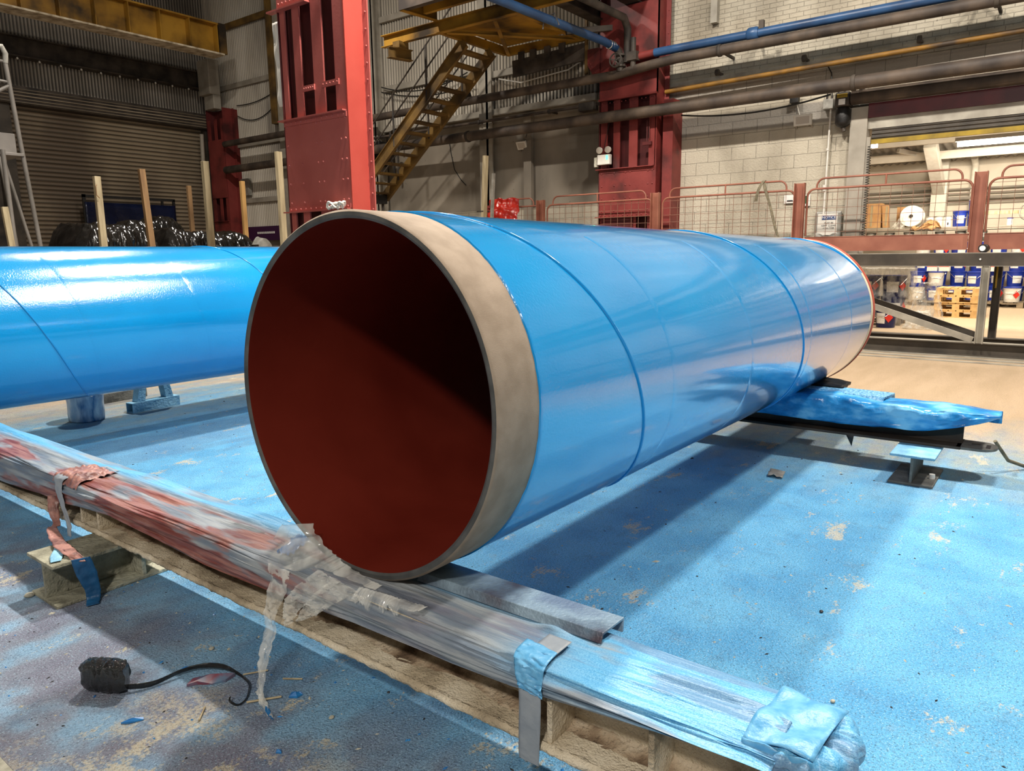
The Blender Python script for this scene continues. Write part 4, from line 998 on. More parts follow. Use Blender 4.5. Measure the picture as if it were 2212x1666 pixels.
# ragged projecting brick course
b = MB()
def ledge(i, j):
    y = -6+12.4*i; k = .02*nz(y*9, 1)+.012*nz(y*31, 3); P = [(13.5, 4.62), (13.40+k, 4.63+k*.4), (13.38+k, 4.56+k), (13.5, 4.53+.6*k)]
    q = min(int(j*3), 2); f = j*3-q
    return (P[q][0]*(1-f)+P[q+1][0]*f, y, P[q][1]*(1-f)+P[q+1][1]*f-.10*(1-i)*0)
b.grid(ledge, 500, 6)
struct('trim_15', b, 'conc', 'ragged projecting brick ledge', smooth=50)
struct('trim_16', MB().box(13.42, 13.52, 1.9, 1.96, 5.3, 7).box(13.38, 13.5, 5.5, 5.62, 5.55, 5.95), 'conc')
# ================================================================== WALL FITTINGS
def flood(label, x, y, z, tilt=.5, w_=.26):
    r = thing('flood_light', (x, y, z-.1), label, 'lamp')
    def T(a, b_, c): return (x-a*math.cos(tilt)+c*math.sin(tilt)*-1, y+b_, z+c*math.cos(tilt)-a*math.sin(tilt))
    def bx(a0, a1, b0, b1, c0, c1):
        v = [T(a, b_, c) for a in (a0, a1) for b_ in (b0, b1) for c in (c0, c1)]
        return MB().add(v, [(0, 1, 3, 2), (4, 6, 7, 5), (0, 4, 5, 1), (2, 3, 7, 6), (0, 2, 6, 4), (1, 5, 7, 3)])
    bx(0, .05, -w_/2, w_/2, -.09, .09).build('housing', 'white', r, bevel=.008)
    bx(.051, .055, -w_/2+.04, w_/2-.04, -.06, .06).build('lens', 'lens', r)
    MB().bar((x+.01, y-w_/2+.02, z-.05), (x+.10, y-w_/2+.02, z-.12), .02, .03).bar((x+.01, y+w_/2-.02, z-.05), (x+.10, y+w_/2-.02, z-.12), .02, .03).build('bracket', 'grey', r)
    return r
flood('pale square floodlight on the stained sheet wall below the pipes', 13.42, 9.86, 3.86)
flood('pale square floodlight on the block wall left of the doorway', 13.40, 3.90, 3.70, .2, .30)
MB_ = MB().tube(bez((13.4, 9.75, 4.0), (13.4, 9.62, 4.2), -.05), .008, 6)
one('cable', MB_, 'cable', 'short black cable above the floodlight on the sheet wall', 'cable', smooth=True)
r = thing('emergency_light', (12.96, 7.52, 3.20), 'white emergency light with two lamp heads on the far red column', 'lamp')
MB().box(12.90, 12.99, 7.38, 7.66, 3.21, 3.40).build('case', 'white', r, bevel=.01)
for y in (7.43, 7.62): MB().lathe([(.03, 0), (.06, .03), (.065, .09), (.05, .10)], (12.97, y, 3.49), (-1, -.2, -.1), 18).build('lamp_head', 'lens', r, smooth=40)
MB().box(12.895, 12.90, 7.42, 7.46, 3.30, 3.38).build('indicator', 'led', r, label='glowing green indicator')
MB().box(12.92, 12.99, 7.68, 7.74, 3.18, 3.36).build('switch', 'stone', r)
MB().tube([(12.97, 7.55, 3.5), (12.97, 7.48, 3.8), (12.97, 7.42, 4.1)], .006, 6).build('lead', 'cable', r)
r = thing('door_motor', (13.2, 3.2, 3.5), 'dark shutter motor with yellow label at the corner of the doorway', 'motor')
MB().box(13.12, 13.42, 3.12, 3.34, 3.80, 4.02).build('gearbox', 'darksteel', r, bevel=.02)
MB().box(13.115, 13.12, 3.15, 3.31, 3.93, 3.99).build('label_plate', 'stripe', r)
MB().box(13.115, 13.12, 3.18, 3.28, 3.82, 3.91).build('label_plate', 'label', r)
MB().lathe([(.09, 0), (.12, .04), (.12, .24), (.10, .28), (.04, .32)], (13.26, 3.23, 3.80), (0, 0, -1), 20).build('motor_body', 'blackrub', r, smooth=40)
MB().tube([(13.2, 3.2, 4.02), (13.15, 3.26, 4.08), (13.2, 3.32, 4.02)], .012, 6).build('lifting_ring', 'darksteel', r)
MB().tube([(13.26, 3.23, 3.5), (13.26, 3.2, 3.42)], .03, 8).build('tail', 'darksteel', r)
r = thing('switch_box', (13.4, 3.5, 3.6), 'small grey switch box with a white conduit on the block wall', 'switch box')
MB().box(13.34, 13.5, 3.42, 3.58, 3.82, 3.98).build('box', 'greyplastic', r, bevel=.01)
MB().tube([(13.42, 3.47, 3.82), (13.42, 3.49, 1.0)], .016, 8).build('conduit', 'white', r, smooth=True)
MB().tube([(13.42, 3.50, 2.6), (13.42, 3.50, 2.55), (13.42, 3.49, 2.5)], .03, 8).tube([(13.42, 3.48, 3.2), (13.42, 3.48, 3.16)], .026, 8).build('conduit_joint', 'white', r, smooth=True)
for y in (3.46, 3.54): MB().lathe([(.02, 0), (.02, .06)], (13.42, y, 3.98), (0, 0, 1), 8).build('gland', 'darksteel', r)
MB().tube([(13.42, 3.46, 4.04), (13.44, 3.5, 4.4), (13.46, 3.62, 4.62)], .01, 6).tube([(13.42, 3.54, 4.04), (13.44, 3.52, 4.3)], .01, 6).build('lead', 'cable', r)
one('junction_box', MB().box(13.3, 13.42, 3.98, 4.12, 3.98, 4.12), 'blackrub', 'small black box hanging under the lowest pipe left of the floodlight cable', 'box', bevel=.01)
b = MB().tube([(13.42, 4.03, 3.98), (13.46, 4.0, 3.85), (13.46, 3.98, 3.79)], .006, 6)
one('cable', b, 'white', 'short white lead above the floodlight on the block wall', 'cable', smooth=True)
# cables
for lab, a, c, sag in (('loose black cable slung under the lowest pipe above the floodlights', (13.1, 6.0, 3.98), (13.1, 3.4, 4.0), .12),
                       ('black cable drooping along the stair wall left of the stair', (13.3, 14.1, 5.62), (13.3, 11.3, 5.55), .22),
                       ('second black cable looping beside the stair just below the first', (13.3, 14.1, 5.50), (13.3, 11.05, 5.30), .18),
                       ('upper slack cable on the cladding left of the big red column', (13.41, 20.5, 6.0), (13.43, 18.0, 6.35), .15),
                       ('lower slack cable on the cladding left of the big red column', (13.41, 20.5, 5.7), (13.43, 18.0, 6.3), .45)):
    one('cable', MB().tube(bez(a, c, sag, 24), .014, 6), 'cable', lab, 'cable', smooth=True)
one('cable', MB().tube([(13.52, 12.1, 4.2), (13.52, 12.05, 3.9), (13.52, 11.95, 3.5), (13.52, 11.75, 3.25), (13.52, 11.6, 3.12)], .010, 6), 'cable', 'thin black cable hanging on the grey sheet wall right of the stair', 'cable', smooth=True)
one('cable', MB().tube([(13.35, 8.0, 5.45), (13.3, 8.6, 5.2), (13.3, 9.8, 5.12), (13.3, 10.4, 5.28)], .014, 6), 'white', 'pale cable draped below the platform edge', 'cable', smooth=True)
r = thing('valve_assembly', (13.1, 13.8, 3.9), 'dark round gauge and valve at the wall left of the stair', 'valve')
MB().lathe([(.13, 0), (.13, .08)], (13.1, 13.6, 4.0), (-1, 0, 0), 20).build('gauge', 'darksteel', r)
MB().tube([(13.15, 13.6, 3.87), (13.15, 13.6, 3.5)], .03, 8).tube([(13.15, 13.7, 4.1), (13.15, 13.7, 4.5), (13.15, 13.5, 4.55), (13.15, 13.5, 4.2)], .025, 8).build('pipework', 'darksteel', r, smooth=True)
MB().box(13.0, 13.3, 13.95, 14.2, 3.7, 4.3).build('box', 'blackrub', r, bevel=.03)
one('junction_box', MB().box(13.3, 13.42, 20.05, 20.45, 3.35, 3.85), 'greyplastic', 'pale grey box on the cladding beside the corner column', 'box', bevel=.01)
b = MB().box(13.40, 13.44, 16.0, 20.9, 2.0, 2.42)
r = thing('wall_sign', (13.4, 18.4, 2.0), 'dark purple strip sign low on the cladding behind the black bundles', 'sign')
b.build('sign_panel', 'purple', r)
b = MB()
for k in range(9): b.box(13.395, 13.40, 19.9-k*.1-.07, 19.9-k*.1, 2.2, 2.26)
b.build('sign_marks', 'label', r)
# notice board under film
def text(s, size, loc, rot, mt, parent, name='lettering', ext=.001):
    cu = bpy.data.curves.new(name, 'FONT'); cu.body = s; cu.size = size; cu.extrude = ext; cu.align_x = 'CENTER'; cu.align_y = 'CENTER'
    o = bpy.data.objects.new(name, cu); dg = None
    COL.objects.link(o); bpy.context.view_layer.update()
    me = bpy.data.meshes.new_from_object(o.evaluated_get(bpy.context.evaluated_depsgraph_get()))
    COL.objects.unlink(o); bpy.data.objects.remove(o)
    me.materials.clear(); me.materials.append(M[mt]); o = bpy.data.objects.new(name, me); COL.objects.link(o)
    o.parent = parent; o.location = Vector(loc)-org(parent); o.rotation_euler = rot; kids.setdefault(parent.name, []).append(o)
    return o
FACE = (PI/2, 0, -PI/2)
r = thing('notice_board', (13.4, 3.4, 1.70), 'notice sign wrapped in grey film beside the doorway', 'sign')
MB().box(13.42, 13.47, 3.19, 3.62, 1.65, 2.16).build('backing', 'greyplastic', r, bevel=.03)
MB().box(13.405, 13.42, 3.25, 3.57, 1.76, 2.12).build('board', 'white', r, bevel=.004)
MB().box(13.40, 13.405, 3.27, 3.50, 2.02, 2.09).build('header', 'noticeblue', r)
text('NOTICE', .062, (13.398, 3.385, 2.055), FACE, 'label', r)
text('MUST BE', .038, (13.402, 3.385, 1.965), FACE, 'ink', r)
text('KEPT CLEAR', .042, (13.402, 3.385, 1.92), FACE, 'ink', r)
text('AT ALL TIMES', .030, (13.402, 3.385, 1.878), FACE, 'ink', r)
b = MB().grid(lambda i, j: (13.39+.015*nz(i*6, j*4), 3.20+.40*i, 1.70+.07*j+.03*math.sin(i*9)*j), 20, 6)
b.build('film_fold', 'greyplastic', r, smooth=60, thick=.004)
r = thing('safety_sign', (13.45, 3.79, 2.3), 'small green and white sign partly hidden by a barrier post', 'sign')
MB().box(13.46, 13.48, 3.73, 3.86, 2.27, 2.46).build('board', 'label', r); MB().box(13.455, 13.46, 3.76, 3.83, 2.31, 2.44).build('green_panel', 'green', r)
r = thing('safety_sign', (13.45, 4.08, 2.33), 'small white sign seen through the mesh left of a barrier post', 'sign')
MB().box(13.46, 13.48, 3.97, 4.17, 2.33, 2.47).build('board', 'label', r); MB().box(13.455, 13.46, 4.02, 4.12, 2.36, 2.38).build('print_line', 'ink', r)
# coil cord on the jamb
pts = [(13.24+.03*math.cos(t), 2.79+.028*math.sin(t), 3.15-t*.0063) for t in [k*.6 for k in range(380)]]
one('coil_cord', MB().tube(pts, .005, 5), 'cable', 'coiled dark cord hanging down the doorway jamb', 'cable', smooth=True)

# ================================================================== RACK AND BARRIER
r = thing('steel_rack', (12.4, 4, 0), 'long dark steel rack frame between the hall floor and the doorway', 'rack')
MB().channel((12.0, -6, 1.355), (12.0, 12.3, 1.355), .17, .12, .012, flip=1).build('top_rail', 'rack', r)
MB().box(12.0, 12.62, -6, 12.3, 1.441, 1.449).build('top_plate', 'racklight', r)
MB().box(12.0, 12.15, -6, 12.3, 1.262, 1.272).build('rail_lip', 'racklight', r)
MB().ibeam((12.72, -6, 1.35), (12.72, 12.3, 1.35), .18, .16).build('top_rail', 'rack', r)
MB().ibeam((12.06, -6, .11), (12.06, 12.3, .11), .19, .14).build('bottom_rail', 'rack', r)
MB().box(11.99, 12.13, -6, 12.3, .201, .209).build('rail_lip', 'racklight', r)
MB().ibeam((12.72, -6, .12), (12.72, 12.3, .12), .19, .16).build('bottom_rail', 'rack', r)
MB().box(11.9, 12.3, -6, 12.3, 0, .015).build('foot_strip', 'racklight', r)
for y in (-4.2, .94, 5.2, 8.9):
    MB().channel((12.02, y, .2), (12.02, y, 1.27), .10, .10, .01, up=(0, 1, 0)).build('leg', 'racklight', r)
    MB().channel((12.72, y-.1, .2), (12.72, y-.1, 1.27), .10, .10, .01, up=(0, 1, 0)).build('leg', 'rack', r)
    for x in (12.0, 12.68):
        MB().bar((x+.02, y+.08, .24), (x+.02, y+3.1, 1.24), .04, .085, up=(0, 0, 1)).build('strut', 'racklight' if x < 12.3 else 'rack', r)
MB().box(12.1, 12.7, .98, 1.04, 1.3, 1.44).build('cross_bar', 'rack', r)
MB().tube([(12.45, .84, 1.26), (12.45, .84, .95)], .012, 6).build('strap_end', 'stripe', r)
b = MB(); b.lathe([(.012, 0), (.012, .01)], (11.998, 1.02, 1.36), (-1, 0, 0), 10)
b.build('bolt', 'label', r)
one('steel_roller', MB().lathe([(.03, .01), (.03, 0), (.052, 0), (.056, .01), (.056, .26), (.03, .26)], (12.15, 1.02, 1.507), (1, -.05, 0), 24, cap=False), 'blackrub', 'black hollow roller with white ring lying on the rack beside a barrier post', 'roller', smooth=40)
S_R = [o for o in COL.objects if o.name.startswith('steel_roller')][0]
wr_ = MB().lathe([(.024, 0), (.037, 0), (.037, .004), (.024, .004)], (12.143, 1.02, 1.507), (1, -.05, 0), 24)
origin[S_R.name] = Vector(S_R.location)
wr_.build('end_ring', 'label', S_R)

posts_y = [-1.35, 1.15, 3.64, 6.20, 8.76]
names_p = ['at the right beyond the frame edge', 'beside the black roller', 'left of the notice sign', 'in front of the far red column', 'between the two short mesh panels', 'hidden behind the red film bag']
for k, y in enumerate(posts_y[1:], 1):
    one('barrier_post', MB().channel((12.58, y, 1.449), (12.58, y, 2.58), .165, .10, .014, up=(0, 1, 0), flip=1), 'barrier', 'red oxide channel barrier post '+names_p[k], 'post', 'barrier posts on the rack', bevel=.004)
for k in range(5):
    y0 = posts_y[k]+.10; y1 = (posts_y+[10.2])[k+1]-.10
    lab = ['rightmost mesh barrier panel, cut by the frame edge', 'mesh barrier panel in front of the open doorway', 'mesh barrier panel with a strap over it in front of the blocks', 'mesh barrier panel in front of the deep red far column',
           'mesh barrier panel left of the far column, partly behind the timber pole', 'mesh barrier panel at the far left end, behind the red film bag'][k]
    r = thing('mesh_barrier', (12.63, (y0+y1)/2, 1.5), lab, 'barrier', 'mesh barrier panels on the rack')
    rr = .12; X = 12.62; zt = 2.48
    def arc(cy, cz, a0, a1, n=6, rr=.12): return [(X, cy+rr*math.cos(a0+(a1-a0)*i/n), cz+rr*math.sin(a0+(a1-a0)*i/n)) for i in range(n+1)]
    P = [(X, y0, 1.74)]+arc(y0+rr, zt-rr, PI, PI/2)+arc(y1-rr, zt-rr, PI/2, 0)+[(X, y1, 1.74)]
    MB().tube(P, .017, 8).build('frame_tube', 'barrier', r, smooth=True)
    P = [(X, y0+.14, zt)]+arc(y0+.26, zt+.04, PI, PI/2)+arc(y1-.26, zt+.04, PI/2, 0)+[(X, y1-.14, zt)]
    MB().tube(P, .015, 8).build('top_loop', 'barrier', r, smooth=True)
    MB().tube([(X, (y0+y1)/2, zt), (X, (y0+y1)/2, zt+.16)], .014, 8).build('loop_strut', 'barrier', r)
    b = MB(); n = int((y1-y0)/.145)
    for i in range(1, n): y = y0+(y1-y0)*i/n; b.bar((X+.012, y, 1.72), (X+.012, y, zt), .006, .006)
    for i in range(6): z = 1.80+i*.125; b.bar((X, y0, z), (X, y1, z), .006, .006)
    b.build('wire_mesh', 'wire', r)
    MB().channel((12.60, y0, 1.60), (12.60, y1, 1.60), .22, .10, .014, flip=1).box(12.60, 12.72, y0, y1, 1.705, 1.722).build('kick_beam', 'barrier', r)
b = ribbon(MB(), [(12.56, 4.36, 2.33), (12.55, 4.345, 2.42), (12.56, 4.31, 2.55), (12.60, 4.26, 2.655), (12.64, 4.25, 2.655), (12.56, 4.22, 2.55), (12.55, 4.10, 2.2), (12.55, 4.0, 1.85), (12.55, 3.95, 1.74)], [.06, .05, .05, .05, .05, .05, .045, .045, .04], (0, 1, 0), 70, .01, 5)
one('webbing_strap', b, 'strapgrey', 'grey webbing strap slung over the barrier left of the notice sign', 'strap', smooth=80, thick=.004)
b = MB().grid(lambda i, j: (12.5+.05*math.cos(j*PI), 9.32+.80*i+.04*nz(j*4, 3), 2.62-.55*j*(1-.25*math.sin(i*PI))+.05*nz(i*4, j*4)+.05*math.sin(PI*i)), 30, 24)
r = thing('red_film_bag', (12.5, 9.7, 2.1), 'shiny red film bundle hung on the barrier behind the blue pipe', 'bag')
for v in b.v: v.x += -.12*math.sin(PI*(v.y-9.32)/.8)+.06*nz(v.y*9, v.z*9)
b.build('film_bundle', 'redbag', r, smooth=70, thick=.01)
MB()  .bar((12.45, 10.05, 2.45), (12.5, 10.35, 2.12), .03, .10).bar((12.45, 10.0, 2.5), (12.48, 10.25, 2.5), .06, .06).build('arm', 'redold', r)
one('black_knob', MB().lathe([(.02, 0), (.09, .02), (.08, .07), (.03, .10)], (12.3, 4.62, 1.66), (0, 0, 1), 14).box(12.25, 12.35, 4.5, 4.74, 1.449, 1.66), 'blackrub', 'small black rounded object on the rack just above the blue pipe', 'object', smooth=40)
# timber pole with grey channel by the wall
r = thing('timber_pole', (11.0, 8.95, 0), 'pale timber pole strapped upright to a channel right of the stair', 'pole')
MB().bar((11.0, 9.13, 0), (11.0, 8.94, 3.32), .09, .07, up=(0, 1, 0)).build('timber', 'timbergrey', r)
MB().bar((11.08, 9.03, 0), (11.08, 8.82, 3.0), .05, .05, up=(0, 1, 0)).build('second_timber', 'greyplastic', r)
MB().box(10.95, 11.12, 8.98, 9.14, 2.30, 2.32).build('clamp', 'darksteel', r)

# ================================================================== LEFT: CURTAIN, BLACK BUNDLES, TIMBERS, STEPS
r = thing('screen', (10.7, 21.3, 0), 'dark blue film screen on a black frame in front of the shutter', 'screen')
b = MB().box(9.05, 9.13, 21.25, 21.3, 0, 3.22).box(11.54, 11.61, 21.25, 21.3, 0, 3.18).box(9.05, 11.61, 21.25, 21.3, 3.14, 3.21).box(9.5, 9.56, 21.25, 21.3, 2.9, 3.14).box(10.7, 10.76, 21.25, 21.3, 2.9, 3.14).box(11.2, 11.26, 21.25, 21.3, 2.9, 3.14)
b.build('frame', 'blackrub', r)
MB().grid(lambda i, j: (9.08+2.5*i, 21.22+.03*nz(i*7, j*5), 3.02*(1-j)), 40, 20).build('film_sheet', 'bluedark', r, smooth=70, thick=.01)
def bundle(label, x0, x1, y0, y1, zt, seed, tilt=0):
    r = thing('wrapped_bundle', ((x0+x1)/2, (y0+y1)/2, 0), label, 'bundle', 'black film wrapped bundles behind the left pipe')
    b = MB()
    def fn(i, j):
        # i along x, j over the top from front floor to back floor
        x = x0+(x1-x0)*i; e = min(i, 1-i)*(x1-x0); ed = min(1, e/.22); top = zt+tilt*(i-.5)-(1-ed)**2*.28+.10*nz(x*1.9, seed)
        P = [(y0, 0), (y0-.03, top-.12), (y0+.14, top), (y1-.14, top), (y1, top-.15), (y1, 0)]
        q = min(int(j*5), 4); f = j*5-q
        y = P[q][0]*(1-f)+P[q+1][0]*f; z = P[q][1]*(1-f)+P[q+1][1]*f
        wv = abs(nz(x*3.1+seed, z*1.2, y))+.6*abs(nz(x*8+z*2, z*2.5, seed))+.4*nz(x*17, z*6+y*9, seed)
        if q < 1: y -= .16*wv*(z/zt)
        elif q > 3: pass
        else: z += .085*wv
        return (x, y, z)
    b.grid(fn, 110, 90)
    for i in (0, 1):
        L = [fn(i, j/90) for j in range(91)]; b.add(L, [list(range(91))])
    b.build('black_film', 'blackfilm', r, smooth=50)
    ribbon(MB(), [((x0+x1)/2-.1, y0-.10, .6), ((x0+x1)/2-.08, y0-.14, 1.4), ((x0+x1)/2-.06, y0-.05, zt-.06)], [.03, .03, .03], (1, 0, 0), 20, .01, seed).build('strap', 'blackfilm', r)
    return r
bundle('tall black film bundle at the left, in front of the blue screen', 4.75, 5.92, 11.4, 12.6, 1.98, 2)
bundle('black film bundle between the second and third timbers', 6.0, 6.92, 11.4, 12.6, 1.94, 5)
bundle('low crinkled black film bundle nearest the big red column', 7.0, 8.0, 11.75, 12.8, 1.86, 9, -.12)
bundle('black film bundle in the rear row near the third timber', 6.3, 7.5, 13.3, 14.2, 2.14, 14)
one('grey_sack', MB().grid(lambda i, j: (7.60+.26*i, 11.28+.2*math.cos(j*PI), 1.72+.14*math.sin(PI*i)*(1-.5*j)-1.7*(j > .5)*(j-.5)*2), 12, 12), 'greyplastic', 'pale grey sack edge just left of the open pipe rim', 'sack', smooth=50)
def timber(label, x, y, zt, dx, mt, w_=.085, h_=None):
    return one('timber_post', MB().bar((x-dx, y, 0), (x, y, zt), w_, w_*.8, up=(0, 1, 0)), mt, label, 'post', 'upright timbers around the black bundles', bevel=.003)
timber('grey timber, first from the left, with a wire loop near its top', 4.90, 11.0, 2.64, .01, 'timbergrey')
timber('brown timber, second from the left, with torn film stuck on it', 5.54, 11.0, 2.79, -.12, 'timber')
timber('short slim brown timber in the rear row beside the tall pale one', 7.50, 13.2, 2.82, .0, 'timber', .075)
timber('tall pale timber in the middle of the black bundles', 6.55, 11.0, 2.99, -.0, 'timbergrey', .095)
timber('short orange timber standing nearer the big red column', 8.62, 13.2, 2.98, .0, 'timbernew', .085)
timber('tallest pale timber close to the left edge of the big red column', 7.92, 11.0, 3.27, -.0, 'timbergrey', .10)
one('wire_loop', MB().tube([(4.86, 10.93, 2.52+.0), (4.84, 10.92, 2.5), (4.84, 10.92, 2.38), (4.88, 10.93, 2.34)], .006, 6), 'timber', 'rusty wire loop on the first grey timber', 'wire')
r = thing('mobile_steps', (4.0, 12, 0), 'grey tubular mobile access steps at the left edge', 'steps')
def tb(name, pts, r_=.028, mt='stepgrey'): return MB().tube(pts, r_, 10).build(name, mt, r, smooth=True)
tb('stile', [(4.30, 12, 4.20), (4.36, 12, 3.2), (4.44, 12, 2.0), (4.56, 12, 0)], .030)
tb('stile', [(4.02, 12, 3.9), (4.12, 12, 2.4), (4.24, 12, 0)], .024)
tb('brace', [(4.12, 12, 2.95), (4.36, 12, 1.6), (4.52, 12, .5)], .022)
tb('rail', [(3.2, 12, 3.96), (4.33, 12, 3.93)], .020); tb('rail', [(3.2, 12, 4.16), (4.29, 12, 4.20)], .020)
tb('rail', [(3.6, 12, 3.42), (4.31, 12, 3.88)], .026)
MB().tube([(4.30, 12, 4.18), (4.31, 11.98, 4.3), (4.26, 11.95, 4.38), (4.17, 11.95, 4.37), (4.14, 11.97, 4.28)], .035, 10).build('wrapped_handle', 'greyplastic', r, smooth=True)
MB().box(3.0, 4.38, 11.95, 12.7, 2.94, 2.98).build('platform', 'stepgrey', r, bevel=.005)
MB().box(3.0, 4.30, 11.98, 12.0, 2.98, 3.24).build('toe_board', 'stepgrey', r, bevel=.003)
tb('leg', [(3.96, 11.5, 2.95), (3.9, 11.3, 0)], .03); tb('leg', [(4.56, 12.0, .05), (3.9, 12.0, .05)], .02)
one('timber_post', MB().bar((3.98, 11.4, 0), (3.86, 11.4, 2.2), .07, .06, up=(0, 1, 0)), 'timbergrey', 'pale timber leaning at the extreme left edge', 'post')

# ================================================================== STORE ROOM CONTENTS
def pallet_parts(r, x, y, z, w_=1.0, d_=.8, h_=.155, mt='pallet'):
    """w_ along Y, d_ along X; x,y centre; z base"""
    for k in range(6): MB().box(x-d_/2, x+d_/2, y-w_/2+k*(w_-.12)/5, y-w_/2+k*(w_-.12)/5+.12, z+h_-.022, z+h_).build('top_board', mt, r)
    for xx in (-d_/2, -.05, d_/2-.1):
        MB().box(x+xx, x+xx+.1, y-w_/2, y+w_/2, z, z+.02).build('bottom_board', mt, r)
        for yy in (-w_/2, -.07, w_/2-.14): MB().box(x+xx, x+xx+.1, y+yy, y+yy+.14, z+.02, z+h_-.04).build('block', mt, r)
        MB().box(x+xx, x+xx+.1, y-w_/2, y+w_/2, z+h_-.04, z+h_-.022).build('stringer_board', mt, r)
for k, nm in enumerate(('bottom', 'second from the bottom', 'third from the bottom', 'topmost')):
    r = thing('pallet', (19.3, 1.98, .163*k), 'light timber pallet, %s of the stack of four in the store room' % nm, 'pallet', 'stacked empty pallets')
    pallet_parts(r, 19.3+.01*(k % 2), 1.98+.012*((k*7) % 3-1), .163*k, .84, .9, .162)
def pail(name, x, y, z, label, group, rr=.19, h_=.38, body='drumblue', lid='drumblue', diamond=False, whole=False):
    r = thing(name, (x, y, z), label, 'bucket', group)
    MB().lathe([(rr*.88, 0), (rr*.9, .01), (rr, h_*.86), (rr*1.05, h_*.87), (rr*1.05, h_*.9), (rr, h_*.91), (rr, h_*.95)], (x, y, z), n=20).build('pail_body', body, r, smooth=40)
    pb = kids[r.name][-1]
    MB().lathe([(rr*1.06, h_*.93), (rr*1.07, h_*.99), (rr*.98, h_), (rr*.9, h_*.985)], (x, y, z), n=20).build('lid', lid, r, smooth=40)
    b = MB(); a0 = PI+random.uniform(-.5, .5)
    b.grid(lambda i, j: (x+(rr*(.905+.08*j)+.004)*math.cos(a0-.55+1.1*i), y+(rr*(.905+.08*j)+.004)*math.sin(a0-.55+1.1*i), z+h_*(.2+.5*j)), 8, 1)
    b.build('paper_label', 'label', pb)
    b = MB().tube([(x+rr*1.08*math.cos(a0+1.4), y+rr*1.08*math.sin(a0+1.4), z+h_*.85), (x+rr*1.25*math.cos(a0+.6), y+rr*1.25*math.sin(a0+.6), z+h_*.55), (x+rr*1.25*math.cos(a0-.5), y+rr*1.25*math.sin(a0-.5), z+h_*.55), (x+rr*1.08*math.cos(a0-1.4), y+rr*1.08*math.sin(a0-1.4), z+h_*.85)], .006, 5)
    b.build('wire_handle', 'chrome', pb)
    if diamond:
        P = [Vector((0, 0, .10)), Vector((0, .08, 0)), Vector((0, 0, -.10)), Vector((0, -.08, 0))]
        a = a0+.9; c = Vector((x+(rr+.006)*math.cos(a), y+(rr+.006)*math.sin(a), z+h_*.5)); M3 = Matrix.Rotation(a, 3, 'Z')
        MB().add([c+M3 @ p for p in P], [(0, 1, 2, 3)]).build('hazard_diamond', 'redlabel', pb)
    return r
order = ['first', 'second', 'third', 'fourth', 'fifth', 'sixth', 'seventh', 'eighth', 'ninth', 'tenth']
# big block of pails against the shelves, three pallets deep row
ys = [3.35-.44*k for k in range(10)]
for row, X, nlay, gname in ((0, 22.75, 2, 'front row'), (1, 23.3, 4, 'rear row')):
    for li in range(nlay):
        for k, y in enumerate(ys):
            if row == 0 and li == 1 and k in (2, 5, 8): continue
            if row == 0 and k == 4: continue
            body = 'drumblue' if (k*7+li*3+row) % 5 else 'white'
            lvl = ['bottom', 'second', 'third', 'top'][li] if nlay == 4 else ['bottom', 'top'][li]
            pail('paint_pail', X+random.uniform(-.03, .03), y+random.uniform(-.02, .02), .15+.385*li, '%s pail, %s from the left in the %s layer of the %s' % ('white' if body == 'white' else 'blue', order[k], lvl, gname), 'paint pails on pallets in the store room', body=body, diamond=(k*5+li+row) % 4 == 1)
for k, y in enumerate((2.80, 1.50, .2, -.9)):
    r = thing('pallet', (23.05, y, 0), 'weathered pallet under the paint pails, %s from the left' % order[k], 'pallet', 'pallets under the paint pails')
    pallet_parts(r, 23.05, y, 0, 1.2 if k < 3 else .8, 1.0, .145, 'palletold')
for k, (y, z, h_) in enumerate(((2.9, .92, .2), (2.55, .92, .16), (1.95, .92, .28), (1.0, .92, .3), (.9, .92, .26))):
    pass
# shelf
r = thing('storage_shelf', (24.3, 2.0, 0), 'long grey storage shelf loaded with cartons and tins', 'shelf')
MB().box(24.0, 24.9, 3.45, 5.6, 2.04, 2.14).build('shelf_beam', 'grey', r); MB().box(24.0, 24.9, -4, 3.44, 2.03, 2.12).build('shelf_beam', 'grey', r)
MB().box(24.05, 24.9, -4, 5.6, 1.72, 1.78).build('lower_shelf', 'darksteel', r)
for y in (5.5, 2.28, -1.2): 
    for x in (24.0, 24.85): MB().box(x, x+.06, y, y+.08, 0, 2.04).build('upright', 'grey', r)
MB().box(24.02, 24.08, 1.0, 2.2, 2.42, 2.5).build('upper_rail', 'timbergrey', r)
def carton(label, x, y0, y1, z0, z1, lean=0, d_=.35, mt='card'):
    r = thing('carton', (x, (y0+y1)/2, z0), label, 'box', 'cartons on the shelf')
    MB().sect([(-(y1-y0)/2, 0), ((y1-y0)/2, 0), ((y1-y0)/2+lean, z1-z0), (-(y1-y0)/2+lean, z1-z0)], (x, (y0+y1)/2, z0), (x+d_, (y0+y1)/2, z0)).build('carton_body', mt, r, bevel=.006)
    MB().box(x-.004, x, (y0+y1)/2-.03, (y0+y1)/2+.03, z0+.05, z1-.05).build('parcel_tape', 'timbergrey', r)
carton('tall brown cardboard sheets at the left end of the shelf', 24.05, 4.62, 5.15, 2.141, 2.85)
carton('leaning tan cardboard beside the tall brown sheets', 24.02, 4.40, 4.56, 2.141, 2.80, -.06, .2)
carton('upright brown cardboard box behind the white foam roll', 24.55, 3.9, 4.30, 2.141, 2.74, 0, .3)
r = thing('foam_roll', (24.0, 3.92, 2.14), 'big white foam roll with a dark core on the shelf', 'roll')
MB().lathe([(.04, 0), (.29, 0), (.30, .02), (.30, .6), (.28, .62)], (23.95, 3.82, 2.445), (1, .05, 0), 40, cap=False).build('foam', 'foam', r, smooth=40)
